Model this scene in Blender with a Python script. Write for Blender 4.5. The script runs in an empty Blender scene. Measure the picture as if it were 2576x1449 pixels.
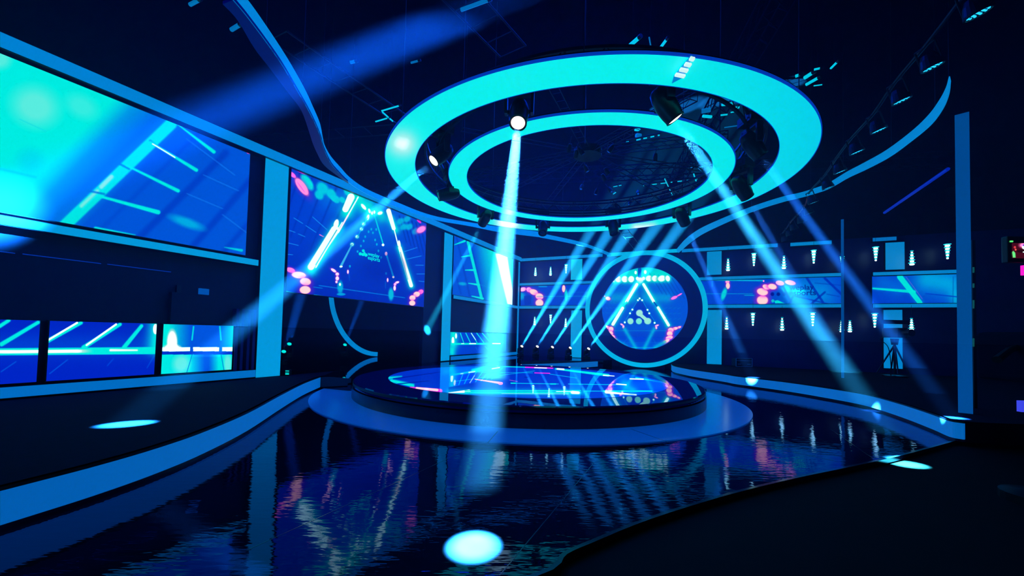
import bpy, bmesh, math, random
import numpy as np
from mathutils import Vector, Matrix

# ------------------------------------------------------------------ scene, camera, light
scene = bpy.context.scene
COL = scene.collection
W_, H_ = 2576, 1449
F_, PIT, ROL, DCY = 1022.33, 0.0334, 0.0248, 80.378
CAMZ = 1.5
cp, sp = math.cos(PIT), math.sin(PIT)
cr, sr = math.cos(ROL), math.sin(ROL)
_r = np.array([1, 0, 0.]); _f = np.array([0, cp, sp]); _u = np.array([0, -sp, cp])
AX, AY, AZ = cr * _r + sr * _u, -sr * _r + cr * _u, _f
O = np.array([0, 0, CAMZ])
cam_d = bpy.data.cameras.new('camera')
cam = bpy.data.objects.new('camera', cam_d)
COL.objects.link(cam)
M = Matrix([[AX[i], AY[i], -AZ[i], O[i]] for i in range(3)] + [[0, 0, 0, 1]])
cam.matrix_world = M
cam_d.sensor_width = 36
cam_d.sensor_fit = 'HORIZONTAL'
cam_d.lens = F_ / W_ * 36
cam_d.shift_y = DCY / W_
cam_d.clip_end = 200
cam_d.clip_start = 0.05
scene.camera = cam

world = bpy.data.worlds.new('world')
scene.world = world
world.use_nodes = True
world.node_tree.nodes['Background'].inputs[0].default_value = (0, 0, 0, 1)
world.node_tree.nodes['Background'].inputs[1].default_value = 0

vs = scene.view_settings
vs.view_transform = 'Standard'
vs.look = 'None'
vs.exposure = 0
vs.gamma = 1
vs.use_curve_mapping = False
cy_ = scene.cycles
cy_.use_denoising = True
cy_.use_adaptive_sampling = True
cy_.adaptive_threshold = 0.03
cy_.max_bounces = 4
cy_.diffuse_bounces = 2
cy_.glossy_bounces = 2
cy_.transmission_bounces = 2
cy_.volume_bounces = 0
cy_.transparent_max_bounces = 14
cy_.caustics_reflective = False
cy_.caustics_refractive = False
cy_.sample_clamp_indirect = 3
cy_.sample_clamp_direct = 0

HAZE = 0.014            # density of the smoke in the studio
BEAM = 105.0              # overall beam power
# added blue fill, unseen, brightening the set from overhead
def area(name, loc, tgt, size, power, col, sizey=None):
    l = bpy.data.lights.new(name, 'AREA'); l.energy = power; l.color = col
    l.shape = 'RECTANGLE'; l.size = size; l.size_y = sizey or size
    o = bpy.data.objects.new(name, l); COL.objects.link(o); o.location = loc
    o.rotation_euler = (Vector(tgt) - Vector(loc)).to_track_quat('-Z', 'Y').to_euler()
    return o
area('blue_fill_light', (0.5, 14, 8.4), (-0.5, 14, 0), 6, 700, (0.0, 0.05, 1.0), 8)
area('blue_fill_light', (1.3, 7.9, 8.2), (0.8, 9.5, 0), 4, 150, (0.0, 0.04, 1.0))
area('blue_fill_light', (-4.5, 5.0, 8.4), (-5.5, 7, 0), 3, 60, (0.0, 0.03, 1.0))

# ------------------------------------------------------------------ measuring helpers
def ray(x, y):
    return (x - W_ / 2) / F_ * AX - (y - H_ / 2 - DCY) / F_ * AY + AZ
def pz(x, y, z):
    d = ray(x, y); t = (z - CAMZ) / d[2]; return O + t * d
def py(x, y, Y):
    d = ray(x, y); t = Y / d[1]; return O + t * d
def pp(x, y, P0, n):
    d = ray(x, y); t = np.dot(P0 - O, n) / np.dot(d, n); return O + t * d
def proj(P):
    v = np.asarray(P, float) - O
    z = v @ AZ
    return np.stack([W_ / 2 + F_ * (v @ AX) / z, H_ / 2 + DCY - F_ * (v @ AY) / z], -1)
TL, TB = 0.45, 1.1355
NL = np.array([math.cos(TL), -math.sin(TL), 0.]); UL = np.array([math.sin(TL), math.cos(TL), 0.])
NB = np.array([math.cos(TB), math.sin(TB), 0.]); UB = np.array([math.sin(TB), -math.cos(TB), 0.])
DL, DB = -9.457, 20.636            # left wall: P.NL = DL ; back wall: P.NB = DB
Z = np.array([0, 0, 1.])
def lw(s, z, off=0.0):              # point on the left wall, off = metres into the room
    return UL * s + NL * (DL + off) + Z * z
def bw(s, z, off=0.0):
    return UB * s + NB * (DB - off) + Z * z
def lwpx(x, y, off=0.0):
    return pp(x, y, NL * (DL + off), NL)
def bwpx(x, y, off=0.0):
    return pp(x, y, NB * (DB - off), NB)

# ------------------------------------------------------------------ materials
def lin(c):
    c = np.asarray(c, float) / 255.0
    return np.where(c <= 0.04045, c / 12.92, ((c + 0.055) / 1.055) ** 2.4)
MATS = {}
def mat(name, base=(0.02, 0.02, 0.03), rough=0.5, tint=None,  metal=0.0, emit=None, strength=1.0, spec=0.5, attr=False,
        bump=None, coat=0.0, sample=False, noise=None, ior=1.5):
    if name in MATS: return MATS[name]
    m = bpy.data.materials.new(name); m.use_nodes = True
    nt = m.node_tree; b = nt.nodes['Principled BSDF']
    b.inputs['Base Color'].default_value = (*base, 1)
    b.inputs['Roughness'].default_value = rough
    b.inputs['Metallic'].default_value = metal
    b.inputs['Specular IOR Level'].default_value = spec
    b.inputs['IOR'].default_value = ior
    b.inputs['Coat Weight'].default_value = coat
    if tint: b.inputs['Specular Tint'].default_value = (*tint, 1)
    if emit is not None:
        e = lin(emit)
        b.inputs['Emission Color'].default_value = (*e, 1)
        b.inputs['Emission Strength'].default_value = strength
    if attr:
        a = nt.nodes.new('ShaderNodeAttribute'); a.attribute_name = 'led'
        nt.links.new(a.outputs['Color'], b.inputs['Emission Color'])
        b.inputs['Emission Strength'].default_value = strength
    tc = None
    if bump or noise:
        tc = nt.nodes.new('ShaderNodeTexCoord')
    if noise:                        # (scale, amount) : slight colour wear on the surface
        n = nt.nodes.new('ShaderNodeTexNoise'); n.inputs['Scale'].default_value = noise[0]
        n.inputs['Detail'].default_value = 4
        nt.links.new(tc.outputs['Object'], n.inputs['Vector'])
        mx = nt.nodes.new('ShaderNodeMix'); mx.data_type = 'RGBA'
        mx.inputs[6].default_value = (*[v * (1 - noise[1]) for v in base], 1)
        mx.inputs[7].default_value = (*[min(1, v * (1 + noise[1])) for v in base], 1)
        nt.links.new(n.outputs['Fac'], mx.inputs[0])
        nt.links.new(mx.outputs[2], b.inputs['Base Color'])
    if bump:                         # list of (scale, stretch xyz, strength, distance)
        prev = None
        for sc, st, stg, dist in bump:
            mp = nt.nodes.new('ShaderNodeMapping'); mp.inputs['Scale'].default_value = st
            nt.links.new(tc.outputs['Object'], mp.inputs['Vector'])
            n = nt.nodes.new('ShaderNodeTexNoise'); n.inputs['Scale'].default_value = sc
            n.inputs['Detail'].default_value = 2
            nt.links.new(mp.outputs['Vector'], n.inputs['Vector'])
            bp = nt.nodes.new('ShaderNodeBump'); bp.inputs['Strength'].default_value = stg
            bp.inputs['Distance'].default_value = dist
            nt.links.new(n.outputs['Fac'], bp.inputs['Height'])
            if prev: nt.links.new(prev.outputs['Normal'], bp.inputs['Normal'])
            prev = bp
        nt.links.new(prev.outputs['Normal'], b.inputs['Normal'])
    m.cycles.emission_sampling = 'AUTO' if sample else 'NONE'
    MATS[name] = m
    return m

def film(m, tint, ior, rough):
    """dark sheet under a coloured glossy film: the reflections take the film's tint"""
    nt = m.node_tree; b = nt.nodes['Principled BSDF']; b.inputs['Specular IOR Level'].default_value = 0
    g_ = nt.nodes.new('ShaderNodeBsdfGlossy'); g_.inputs['Color'].default_value = (*tint, 1); g_.inputs['Roughness'].default_value = rough
    fr = nt.nodes.new('ShaderNodeFresnel'); fr.inputs['IOR'].default_value = ior
    mx = nt.nodes.new('ShaderNodeMixShader'); out = nt.nodes['Material Output']
    if b.inputs['Normal'].is_linked:
        src_ = b.inputs['Normal'].links[0].from_socket
        nt.links.new(src_, g_.inputs['Normal']); nt.links.new(src_, fr.inputs['Normal'])
    nt.links.new(fr.outputs[0], mx.inputs[0]); nt.links.new(b.outputs[0], mx.inputs[1]); nt.links.new(g_.outputs[0], mx.inputs[2])
    nt.links.new(mx.outputs[0], out.inputs['Surface']); return m
CY = (0, 240, 230); WH = (255, 236, 228); AR = (255, 176, 184); BL = (0, 90, 220); DK = (0, 30, 160); MG = (235, 30, 200); PK = (255, 130, 205)
m_glossfloor = mat('black_gloss_vinyl', (0.004, 0.005, 0.012), 0.035, bump=[(2.0, (1, 1, 1), 0.11, 0.02), (9.0, (0.5, 1.8, 1), 0.20, 0.006)], ior=1.5, tint=(.75, .42, 1), noise=(3, 0.3))
film(m_glossfloor, (.5, .6, 1), 1.52, .03)
m_carpet = mat('dark_carpet', (0.010, 0.008, 0.028), 0.95, spec=0.1, bump=[(160, (1, 1, 1), 0.4, 0.003)], noise=(14, 0.35))
m_ground = mat('dark_studio_floor', (0.005, 0.004, 0.008), 0.85, spec=0.15, noise=(3, 0.35), bump=[(60, (1, 1, 1), 0.2, 0.002)])
m_platgloss = mat('black_gloss_deck', (0.004, 0.005, 0.012), 0.05, ior=1.7, noise=(2, 0.2), bump=[(3.0, (1, 1, 1), 0.06, 0.01)])
m_disc = mat('polished_black_acrylic', (0.006, 0.018, 0.16), 0.02, ior=1.75, bump=[(1.4, (1, 1, 1), 0.05, 0.01)], noise=(2, 0.1), tint=(.7, .75, 1))
film(m_disc, (.7, .8, 1), 1.75, .01)
film(m_platgloss, (.5, .7, 1), 1.6, .02)
m_riser = mat('satin_black_riser', (0.006, 0.005, 0.03), 0.22, noise=(2, 0.3), ior=1.5)
m_plinth = mat('pale_acrylic_glow', (0.16, 0.16, 0.45), 0.18, emit=(0, 62, 150), strength=0.7, noise=(3, 0.06))  # emission stands in for ring light falling on the white base
m_black = mat('black_plastic', (0.008, 0.008, 0.012), 0.35, noise=(20, 0.3))
m_dark = mat('matt_black_panel', (0.010, 0.007, 0.045), 0.6, noise=(1.5, 0.3))
m_panel = mat('deep_blue_panel', (0.02, 0.02, 0.18), 0.4, noise=(1.5, 0.2))
m_drape = mat('black_drape', (0.006, 0.004, 0.018), 0.95, spec=0.05, noise=(4, 0.4))
m_steel = mat('truss_aluminium', (0.035, 0.035, 0.06), 0.4, metal=0.8, noise=(9, 0.3))
m_soffit = mat('fascia_soffit', (0.008, 0.008, 0.05), 0.5, emit=(0, 3, 84), strength=0.8, noise=(2, 0.1))  # faint blue emission stands in for light on the underside
def lightbox(name, c, k=1.0, **kw):
    return mat(name, (0.11, 0.12, 0.13), 0.45, emit=c, strength=k, noise=(4, 0.05), **kw)
m_lbtop = lightbox('lit_white_fascia', (0, 128, 205))
m_lbcol = lightbox('lit_column_panel', (0, 150, 215))
m_lbfar = lightbox('lit_back_panel', (0, 135, 205))
m_lblow = lightbox('lit_low_fascia', (0, 105, 190))
m_lbband = mat('lit_riser_band', (0.30, 0.30, 0.30), 0.4, emit=(0, 92, 180), strength=.9, noise=(4, .05))
m_lbpost = lightbox('lit_right_post', (0, 68, 142))
m_lbhoop = lightbox('lit_hoop', (0, 178, 226))
m_lbfarR = lightbox('lit_side_panel', (0, 128, 205))
m_attr = mat('led_pixels', (0.003, 0.003, 0.006), 0.55, attr=True, spec=.2)
m_attrfloor = mat('led_floor_tiles', (0.004, 0.008, 0.03), 0.02, attr=True, ior=1.75, bump=[(1.4, (1, 1, 1), 0.05, 0.01)])
m_ring = mat('ring_diffuser', (0.3, 0.4, 0.4), 0.5, attr=True, sample=True)
m_rim = mat('ring_edge', (0.03, 0.05, 0.2), 0.4, emit=(0, 60, 190), strength=0.8)
m_lens = mat('lens_white_hot', (0.1, 0.1, 0.1), 0.1, emit=(255, 240, 232), strength=2.2)
m_lensc = mat('lens_cyan', (0.1, 0.1, 0.1), 0.1, emit=CY, strength=1.0)
m_lensoff = mat('lens_dark', (0.01, 0.012, 0.03), 0.05)
m_led = mat('led_points_blue', (0.02, 0.02, 0.05), 0.3, emit=(30, 190, 255), strength=1.6)
m_ledd = mat('led_points_dim', (0.02, 0.02, 0.05), 0.3, emit=(0, 80, 200), strength=0.8)
m_bulb = mat('bulb_glow', (0.2, 0.2, 0.2), 0.3, emit=(200, 250, 255), strength=2.6)
m_bulbc = mat('bulb_halo_disc', (0.1, 0.2, 0.3), 0.3, emit=(0, 225, 245), strength=1.3)
m_gleam = mat('gleam_cyan', (0.1, 0.2, 0.3), 0.3, emit=(0, 200, 225), strength=1.0)  # glow colour, also for lit metal and window bits
m_gleam_dim = mat('gleam_dim', (0.1, 0.2, 0.3), 0.3, emit=(0, 110, 175), strength=0.8)
m_textc = mat('letters_cyan', (0.1, 0.1, 0.1), 0.5, emit=(0, 235, 225))
m_textd = mat('letters_dark_blue', (0.0, 0.01, 0.1), 0.5, emit=(0, 20, 150), strength=0.9)
m_green = mat('indicator_green', (0.0, 0.1, 0.0), 0.5, emit=(90, 255, 130))
m_greend = mat('tape_green', (0.0, 0.1, 0.05), 0.5, emit=(10, 70, 70))
m_mag = mat('strip_magenta', (0.1, 0.0, 0.1), 0.5, emit=(255, 20, 210))
m_blu = mat('strip_blue', (0.0, 0.0, 0.1), 0.5, emit=(60, 70, 230))
m_grey = mat('grey_metal_case', (0.05, 0.06, 0.09), 0.35, metal=0.6, noise=(8, 0.3))

# ------------------------------------------------------------------ object helpers
def link(o, parent=None):
    COL.objects.link(o)
    if parent is not None: o.parent = parent
    return o
def tag(o, label=None, cat=None, group=None, kind=None):
    if label: o['label'] = label
    if cat: o['category'] = cat
    if group: o['group'] = group
    if kind: o['kind'] = kind
    return o
def empty(name, loc, label, cat, group=None):
    o = bpy.data.objects.new(name, None); o.empty_display_size = 0.1
    o.location = Vector([float(v) for v in loc]); link(o)
    return tag(o, label, cat, group)
def mobj(name, verts, faces, m, parent=None, smooth=False, world=True):
    me = bpy.data.meshes.new(name)
    if parent is not None and world:
        off = parent_world(parent)
        verts = [tuple(np.asarray(v, float) - off) for v in verts]
    me.from_pydata([tuple(map(float, v)) for v in verts], [], [tuple(f) for f in faces])
    me.materials.append(m)
    if smooth:
        for p in me.polygons: p.use_smooth = True
    me.update()
    o = bpy.data.objects.new(name, me)
    return link(o, parent)
def parent_world(p):
    v = np.zeros(3)
    while p is not None:
        v = v + np.array(p.location); p = p.parent
    return v
class MB:
    """collects shapes, links them as one mesh object"""
    def __init__(s): s.v = []; s.f = []
    def add(s, v, f):
        n = len(s.v); s.v += [tuple(map(float, x)) for x in v]; s.f += [tuple(i + n for i in q) for q in f]
        return s
    def box(s, c, u, v, w):          # centre + half vectors
        c, u, v, w = [np.asarray(a, float) for a in (c, u, v, w)]
        pts = [c + a * u + b * v + d * w for a in (-1, 1) for b in (-1, 1) for d in (-1, 1)]
        return s.add(pts, [(0, 1, 3, 2), (4, 6, 7, 5), (0, 4, 5, 1), (2, 3, 7, 6), (0, 2, 6, 4), (1, 5, 7, 3)])
    def abox(s, x0, x1, y0, y1, z0, z1):
        return s.box(((x0 + x1) / 2, (y0 + y1) / 2, (z0 + z1) / 2), ((x1 - x0) / 2, 0, 0), (0, (y1 - y0) / 2, 0), (0, 0, (z1 - z0) / 2))
    def tube(s, a, b, r0, r1=None, n=8, cap=True):
        a, b = np.asarray(a, float), np.asarray(b, float); r1 = r0 if r1 is None else r1
        d = b - a; L = np.linalg.norm(d)
        if L < 1e-9: return s
        d /= L; h = np.array([0, 0, 1.]) if abs(d[2]) < .9 else np.array([1., 0, 0])
        u = np.cross(d, h); u /= np.linalg.norm(u); v = np.cross(d, u)
        P = [a + r0 * (math.cos(t) * u + math.sin(t) * v) for t in np.arange(n) * 2 * math.pi / n]
        Q = [b + r1 * (math.cos(t) * u + math.sin(t) * v) for t in np.arange(n) * 2 * math.pi / n]
        f = [(i, (i + 1) % n, n + (i + 1) % n, n + i) for i in range(n)]
        if cap: f += [tuple(range(n))[::-1], tuple(range(n, 2 * n))]
        return s.add(P + Q, f)
    def lathe(s, prof, n=24, c=(0, 0, 0)):   # prof [(r,z)...] about Z
        c = np.asarray(c, float); m = len(prof); P = []
        for i in range(n):
            t = 2 * math.pi * i / n
            for r, z in prof: P.append(c + np.array([r * math.cos(t), r * math.sin(t), z]))
        f = [(i * m + j, ((i + 1) % n) * m + j, ((i + 1) % n) * m + j + 1, i * m + j + 1) for i in range(n) for j in range(m - 1)]
        return s.add(P, f)
    def build(s, name, m, parent=None, smooth=False, world=True):
        return mobj(name, s.v, s.f, m, parent, smooth, world)
def bevel(o, w=0.01, seg=2):
    b = o.modifiers.new('bevel', 'BEVEL'); b.width = w; b.segments = seg; b.limit_method = 'ANGLE'; return o
def wallbox(mb, fn, s0, s1, z0, z1, o0, o1):
    """box on a wall: fn = lw or bw, offsets o0..o1 into the room"""
    c = fn((s0 + s1) / 2, (z0 + z1) / 2, (o0 + o1) / 2)
    u = (fn(s1, 0, 0) - fn(s0, 0, 0)) / 2; v = np.array([0, 0, (z1 - z0) / 2]); w = (fn(0, 0, o1) - fn(0, 0, o0)) / 2
    return mb.box(c, u, v, w)
def prism(mb, poly, z0, z1):
    n = len(poly)
    return mb.add([(x, y, z0) for x, y in poly] + [(x, y, z1) for x, y in poly],
                  [tuple(range(n))[::-1], tuple(range(n, 2 * n))] + [(i, (i + 1) % n, n + (i + 1) % n, n + i) for i in range(n)])
def smoothcurve(pts, n=8):
    """Catmull-Rom through the points"""
    P = [np.asarray(p, float) for p in pts]; P = [2 * P[0] - P[1]] + P + [2 * P[-1] - P[-2]]
    out = []
    for i in range(1, len(P) - 2):
        for k in range(n):
            t = k / n
            out.append(.5 * (2 * P[i] + (P[i + 1] - P[i - 1]) * t + (2 * P[i - 1] - 5 * P[i] + 4 * P[i + 1] - P[i + 2]) * t * t + (3 * P[i] - P[i - 1] - 3 * P[i + 1] + P[i + 2]) * t ** 3))
    out.append(P[-2]); return out
def ribbon(mb, A, B, thick, side):
    """strip between two edge curves with thickness towards side (2D sideways unit per point computed)"""
    n = len(A); A = [np.asarray(a) for a in A]; B = [np.asarray(b) for b in B]; v = []
    for i in range(n):
        t = A[min(i + 1, n - 1)] - A[max(i - 1, 0)]
        nn = np.array([-t[1], t[0], 0]); nn /= max(np.linalg.norm(nn), 1e-9); nn = nn * side * thick
        v += [A[i], B[i], B[i] + nn, A[i] + nn]
    f = []
    for i in range(n - 1):
        for k in range(4):
            f.append((4 * i + k, 4 * i + (k + 1) % 4, 4 * i + 4 + (k + 1) % 4, 4 * i + 4 + k))
    f += [(0, 1, 2, 3)[::-1], tuple(4 * (n - 1) + k for k in range(4))]
    return mb.add(v, f)

# ------------------------------------------------------------------ the pictures shown on the LED walls
class Paint:
    def __init__(s, X, Y, base):
        s.X, s.Y = X, Y
        s.c = np.empty(X.shape + (3,)); s.c[:] = base
    def over(s, a, col):
        a = np.clip(a, 0, 1)[..., None]; s.c = s.c * (1 - a) + np.asarray(col, float) * a; return s
    def addc(s, a, col):
        s.c = s.c + np.clip(a, 0, None)[..., None] * np.asarray(col, float); return s
    def line(s, x0, y0, x1, y1, w, col, a=1.0, w1=None, soft=1.2):
        w1 = w if w1 is None else w1
        dx, dy = x1 - x0, y1 - y0; L2 = dx * dx + dy * dy + 1e-9
        t = np.clip(((s.X - x0) * dx + (s.Y - y0) * dy) / L2, 0, 1)
        d = np.hypot(s.X - x0 - t * dx, s.Y - y0 - t * dy)
        hw = (w + (w1 - w) * t) / 2
        return s.over(a * np.clip((hw - d) / soft + 0.5, 0, 1), col)
    def glow(s, x0, y0, x1, y1, r, col, a=0.6):
        dx, dy = x1 - x0, y1 - y0; L2 = dx * dx + dy * dy + 1e-9
        t = np.clip(((s.X - x0) * dx + (s.Y - y0) * dy) / L2, 0, 1)
        d = np.hypot(s.X - x0 - t * dx, s.Y - y0 - t * dy)
        return s.over(a * np.exp(-(d / r) ** 2), col)
    def ell(s, x, y, rx, ry, col, a=1.0, rot=0.0, soft=0.15, gl=0.0, gcol=None):
        c, q = math.cos(rot), math.sin(rot)
        u = ((s.X - x) * c + (s.Y - y) * q) / rx; v = (-(s.X - x) * q + (s.Y - y) * c) / ry
        d = np.hypot(u, v)
        if gl: s.over(gl * np.exp(-(d / 1.5) ** 4), gcol)
        return s.over(a * np.clip((1 - d) / soft + 0.5, 0, 1), col)
    def poly(s, pts, col, a=1.0, soft=1.2):
        """convex polygon"""
        P = np.asarray(pts, float); area2 = sum(P[i - 1][0] * P[i][1] - P[i][0] * P[i - 1][1] for i in range(len(P)))
        sg = 1 if area2 > 0 else -1; d = np.full(s.X.shape, 1e9)
        for i in range(len(P)):
            p, q = P[i - 1], P[i]; e = q - p; L = np.hypot(*e) + 1e-9
            d = np.minimum(d, sg * (e[0] * (s.Y - p[1]) - e[1] * (s.X - p[0])) / L)
        return s.over(a * np.clip(d / soft + 0.5, 0, 1), col)

def content_window(p):                  # huge bright window view, screen at the far left
    X, Y = p.X, p.Y
    d = (X - 300) + (Y - 250) * 0.95
    p.c[:] = (0, 84, 222)
    p.over(np.clip(1 - (d + 10) / 175, 0, 1) ** 1.0 * .95, (0, 196, 236))
    p.over(np.clip(1 - (d + 20) / 70, 0, 1), CY)
    for x0, y0, x1, y1, w, a in [(348, 600, 568, 385, 17, .5), (468, 640, 650, 430, 16, .5), (540, 660, 660, 520, 12, .45), (230, 600, 505, 330, 9, .25)]:
        p.line(x0, y0, x1, y1, w, (0, 40, 190), a, soft=9)
    for x0, y0, x1, y1 in [(470, 350, 590, 440), (512, 440, 600, 480), (470, 487, 560, 525), (560, 540, 640, 600)]:
        p.line(x0, y0, x1, y1, 3, (30, 140, 240), .4, soft=2)
    p.line(150, 580, 432, 300, 42, (0, 150, 235), .55, soft=26)
    p.line(160, 570, 430, 312, 30, CY, .95, soft=5)
    p.line(205, 518, 245, 480, 9, (150, 240, 225), .8, soft=6)
    p.line(255, 470, 280, 445, 11, (170, 240, 225), .8, soft=5)
    p.line(300, 412, 325, 425, 5, (0, 110, 215), .8, soft=3); p.line(222, 480, 262, 488, 5, (0, 110, 215), .8, soft=3)
    p.line(378, 354, 400, 372, 6, (0, 150, 225), .8, soft=3)
    p.line(378, 357, 494, 428, 4, CY, 1, 9, 3); p.line(384, 362, 440, 396, 3, WH, .9)
    p.line(446, 312, 538, 382, 3, CY, 1, 9, 3); p.line(318, 416, 448, 480, 5, CY, 1, 9, 3); p.line(245, 492, 398, 534, 6, CY, 1, 11, 3)
    p.line(240, 574, 340, 591, 8, CY, .9, 2, 3); p.line(565, 622, 608, 630, 2, CY, .8, 7, 3)
    p.ell(470, 560, 42, 11, (0, 190, 232), .85, .35, soft=.9)
    p.line(510, 272, 530, 335, 2, (0, 160, 230), .3)
    p.ell(88, 268, 56, 46, (95, 240, 228), .95, .35, soft=.9); p.ell(205, 268, 40, 26, (70, 240, 230), .75, .5, soft=.9)
    p.ell(0, 150, 26, 22, (120, 240, 228), .7, soft=.9)
    p.line(-20, 420, 90, 446, 5, (0, 205, 235), .7, soft=6); p.ell(75, 400, 30, 26, (0, 215, 235), .6, soft=1)
    p.line(50, 300, 115, 330, 2, (0, 215, 235), .5, soft=3)
    p.ell(627, 382, 7, 5, (255, 60, 170), .9)
    return p
def Q4(x, y): return 640 + x / 3.622, 380 + y / 3.622
def content_tunnel(p):                  # neon tunnel with the triangle gate
    p.c[:] = (0, 62, 214)
    p.over(np.clip((p.Y - 560 - (p.X - 720) * .1) / 190, 0, 1) * .75, (0, 30, 185))
    def L(x0, y0, x1, y1, w, col, a=1., w1=None, soft=1.2): p.line(*Q4(x0, y0), *Q4(x1, y1), w / 3.6, col, a, None if w1 is None else w1 / 3.6, soft)
    def G(x0, y0, x1, y1, r, col, a=.6): p.glow(*Q4(x0, y0), *Q4(x1, y1), r / 3.6, col, a)
    def E(x, y, rx, ry, col, a=1., rot=0., soft=.3, gl=0, gcol=None): p.ell(*Q4(x, y), rx / 3.6, ry / 3.6, col, a, rot, soft, gl, gcol)
    G(1080, 560, 1080, 560, 330, (0, 120, 235), .7); G(700, 420, 860, 470, 120, (0, 130, 235), .6)
    for k in range(5):                  # dark ribs on the roof
        L(420 + 110 * k, 190 + 45 * k, 300 + 90 * k - 60, 420 + 60 * k + 300, 20, (0, 26, 170), .5, 8, 4)
    for k in range(7):
        L(1320 + 38 * k, 590 + 16 * k, 1385 + 40 * k, 830 + 30 * k, 12, (0, 20, 160), .65, 6, 2)
    for x, y, r in [(620, 340, 62), (590, 400, 46), (700, 390, 50), (745, 440, 38), (800, 445, 30), (850, 370, 40), (720, 430, 30)]:
        E(x, y, r, r * .78, (0, 214, 232), .95, .9, .5)
    for x, y in [(1330, 640), (1360, 690), (1410, 690), (1470, 730), (1390, 620)]: E(x, y, 34, 26, (0, 210, 232), .8, -.6, .7)
    G(960, 440, 1040, 560, 60, CY, .9); G(1040, 500, 1160, 600, 55, CY, .75)
    E(480, 285, 84, 40, (0, 232, 232), 1, .95, .4)
    E(432, 325, 96, 36, (255, 120, 185), .98, .95, .3, .5, (150, 30, 220)); E(425, 330, 60, 3, MG, .8, .95)
    E(345, 215, 42, 18, (255, 90, 205), .95, .7, .4); E(440, 192, 55, 14, MG, .95, .35, .5)
    E(1520, 715, 46, 28, (255, 120, 200), .95, -.5, .5, .6, (130, 30, 220)); E(1500, 640, 26, 10, MG, .9, .7)
    for x0, y0, x1, y1 in [(360, 610, 440, 660), (470, 680, 560, 740), (310, 720, 370, 740), (400, 755, 460, 780), (530, 600, 660, 715), (300, 835, 400, 860), (290, 940, 350, 945),
                           (1370, 915, 1480, 880), (1390, 985, 1520, 955), (1470, 1040, 1540, 1040), (1480, 1120, 1550, 1120), (1500, 1185, 1545, 1190)]:
        L(x0, y0, x1, y1, 6, (30, 170, 245), .75)
    L(595, 762, 630, 780, 8, (255, 90, 200))
    # triangle bars
    for a in (.75, .95):
        G(920, 400, 840, 560, 62 if a < .9 else 48, CY, a); G(760, 700, 520, 1080, 62 if a < .9 else 48, CY, a)
    L(880, 420, 830, 530, 66, WH, 1, 56); L(945, 420, 850, 590, 12, WH)
    p.line(*Q4(862, 545), *Q4(925, 440), 1.6, (0, 180, 230), 1)
    L(850, 590, 765, 740, 14, (255, 200, 225), 1, 14)
    E(745, 665, 22, 44, WH, 1, .25)
    L(735, 720, 515, 1055, 78, WH, 1, 60, 2); L(560, 1060, 800, 650, 12, WH, 1, 9)
    L(560, 1035, 750, 720, 9, (0, 190, 225), 1, 9)
    G(1240, 620, 1290, 720, 36, CY, .95); G(1320, 880, 1430, 1230, 32, CY, .95)
    L(1222, 545, 1270, 705, 42, WH, 1, 34); L(1275, 720, 1310, 860, 10, (255, 225, 235), 1, 10); E(1320, 850, 12, 38, WH, 1, -.1)
    L(1325, 880, 1428, 1225, 30, WH, 1, 34); L(1330, 920, 1400, 1170, 5, (0, 180, 230))
    # inner gates
    for x, y in [(995, 665), (975, 710), (935, 780), (890, 850)]: E(x, y, 14, 14, (190, 245, 240), 1, gl=.8, gcol=CY)
    E(1035, 603, 12, 26, WH, 1, .2, gl=.8, gcol=CY); E(995, 508, 14, 34, WH, 1, -.7, gl=.9, gcol=CY); E(1048, 545, 10, 22, WH, 1, -.3); E(1145, 565, 24, 15, WH, 1, -.3, gl=.9, gcol=CY); E(1072, 565, 9, 16, WH); E(1093, 556, 9, 16, WH)
    L(1030, 610, 935, 790, 8, (0, 210, 235), .8); L(890, 850, 785, 1055, 12, (60, 190, 240), .95, 22)
    L(1095, 590, 1175, 855, 12, (0, 220, 235), .95); E(1172, 855, 12, 12, WH); L(1200, 935, 1268, 1150, 16, (0, 190, 240), .9); E(1200, 935, 12, 18, (255, 190, 225)); E(790, 1052, 14, 8, WH); E(1266, 1148, 10, 10, WH)
    for x, y in [(1010, 780), (995, 820), (970, 865), (1100, 810), (1115, 850), (1130, 910), (1040, 735), (1080, 745), (870, 1050), (1200, 1115), (1155, 970), (940, 915), (1110, 715), (1065, 712)]: E(x, y, 8, 12, (0, 210, 235), .85)
    for x0, y0, x1, y1 in [(700, 1010, 1000, 560)]: pass
    # glossy floor of the tunnel
    L(590, 1225, 1370, 1337, 7, (0, 160, 235), .8); L(540, 1240, 620, 1250, 5, (0, 190, 235), .8); L(292, 1280, 400, 1300, 9, (0, 210, 235), .9); L(545, 1310, 620, 1322, 7, (0, 210, 235), .9)
    L(285, 1290, 1540, 1420, 5, (40, 40, 210), .5)
    E(782, 1240, 26, 58, (0, 190, 230), .9, 0, .6); E(780, 1215, 8, 14, WH); E(1245, 1305, 24, 56, (0, 200, 230), .95, 0, .6); E(790, 1305, 40, 12, (0, 190, 235), .8)
    E(1160, 1050, 190, 120, (0, 22, 168), .45, soft=1.)
    L(860, 1110, 868, 1180, 7, (0, 120, 225), .7); L(1195, 1190, 1195, 1250, 7, (0, 120, 225), .7); L(925, 1250, 925, 1310, 5, (0, 70, 200), .7); L(1135, 1290, 1135, 1370, 5, (0, 70, 200), .7)
    for x, y, rx, ry, ro in [(330, 1085, 42, 22, .3), (405, 1130, 66, 30, .1), (465, 1190, 50, 34, .15), (462, 1265, 50, 36, 0)]:
        E(x, y, rx, ry, AR if x > 340 else (255, 110, 190), 1, ro, .25, .55, (170, 20, 215))
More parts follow.
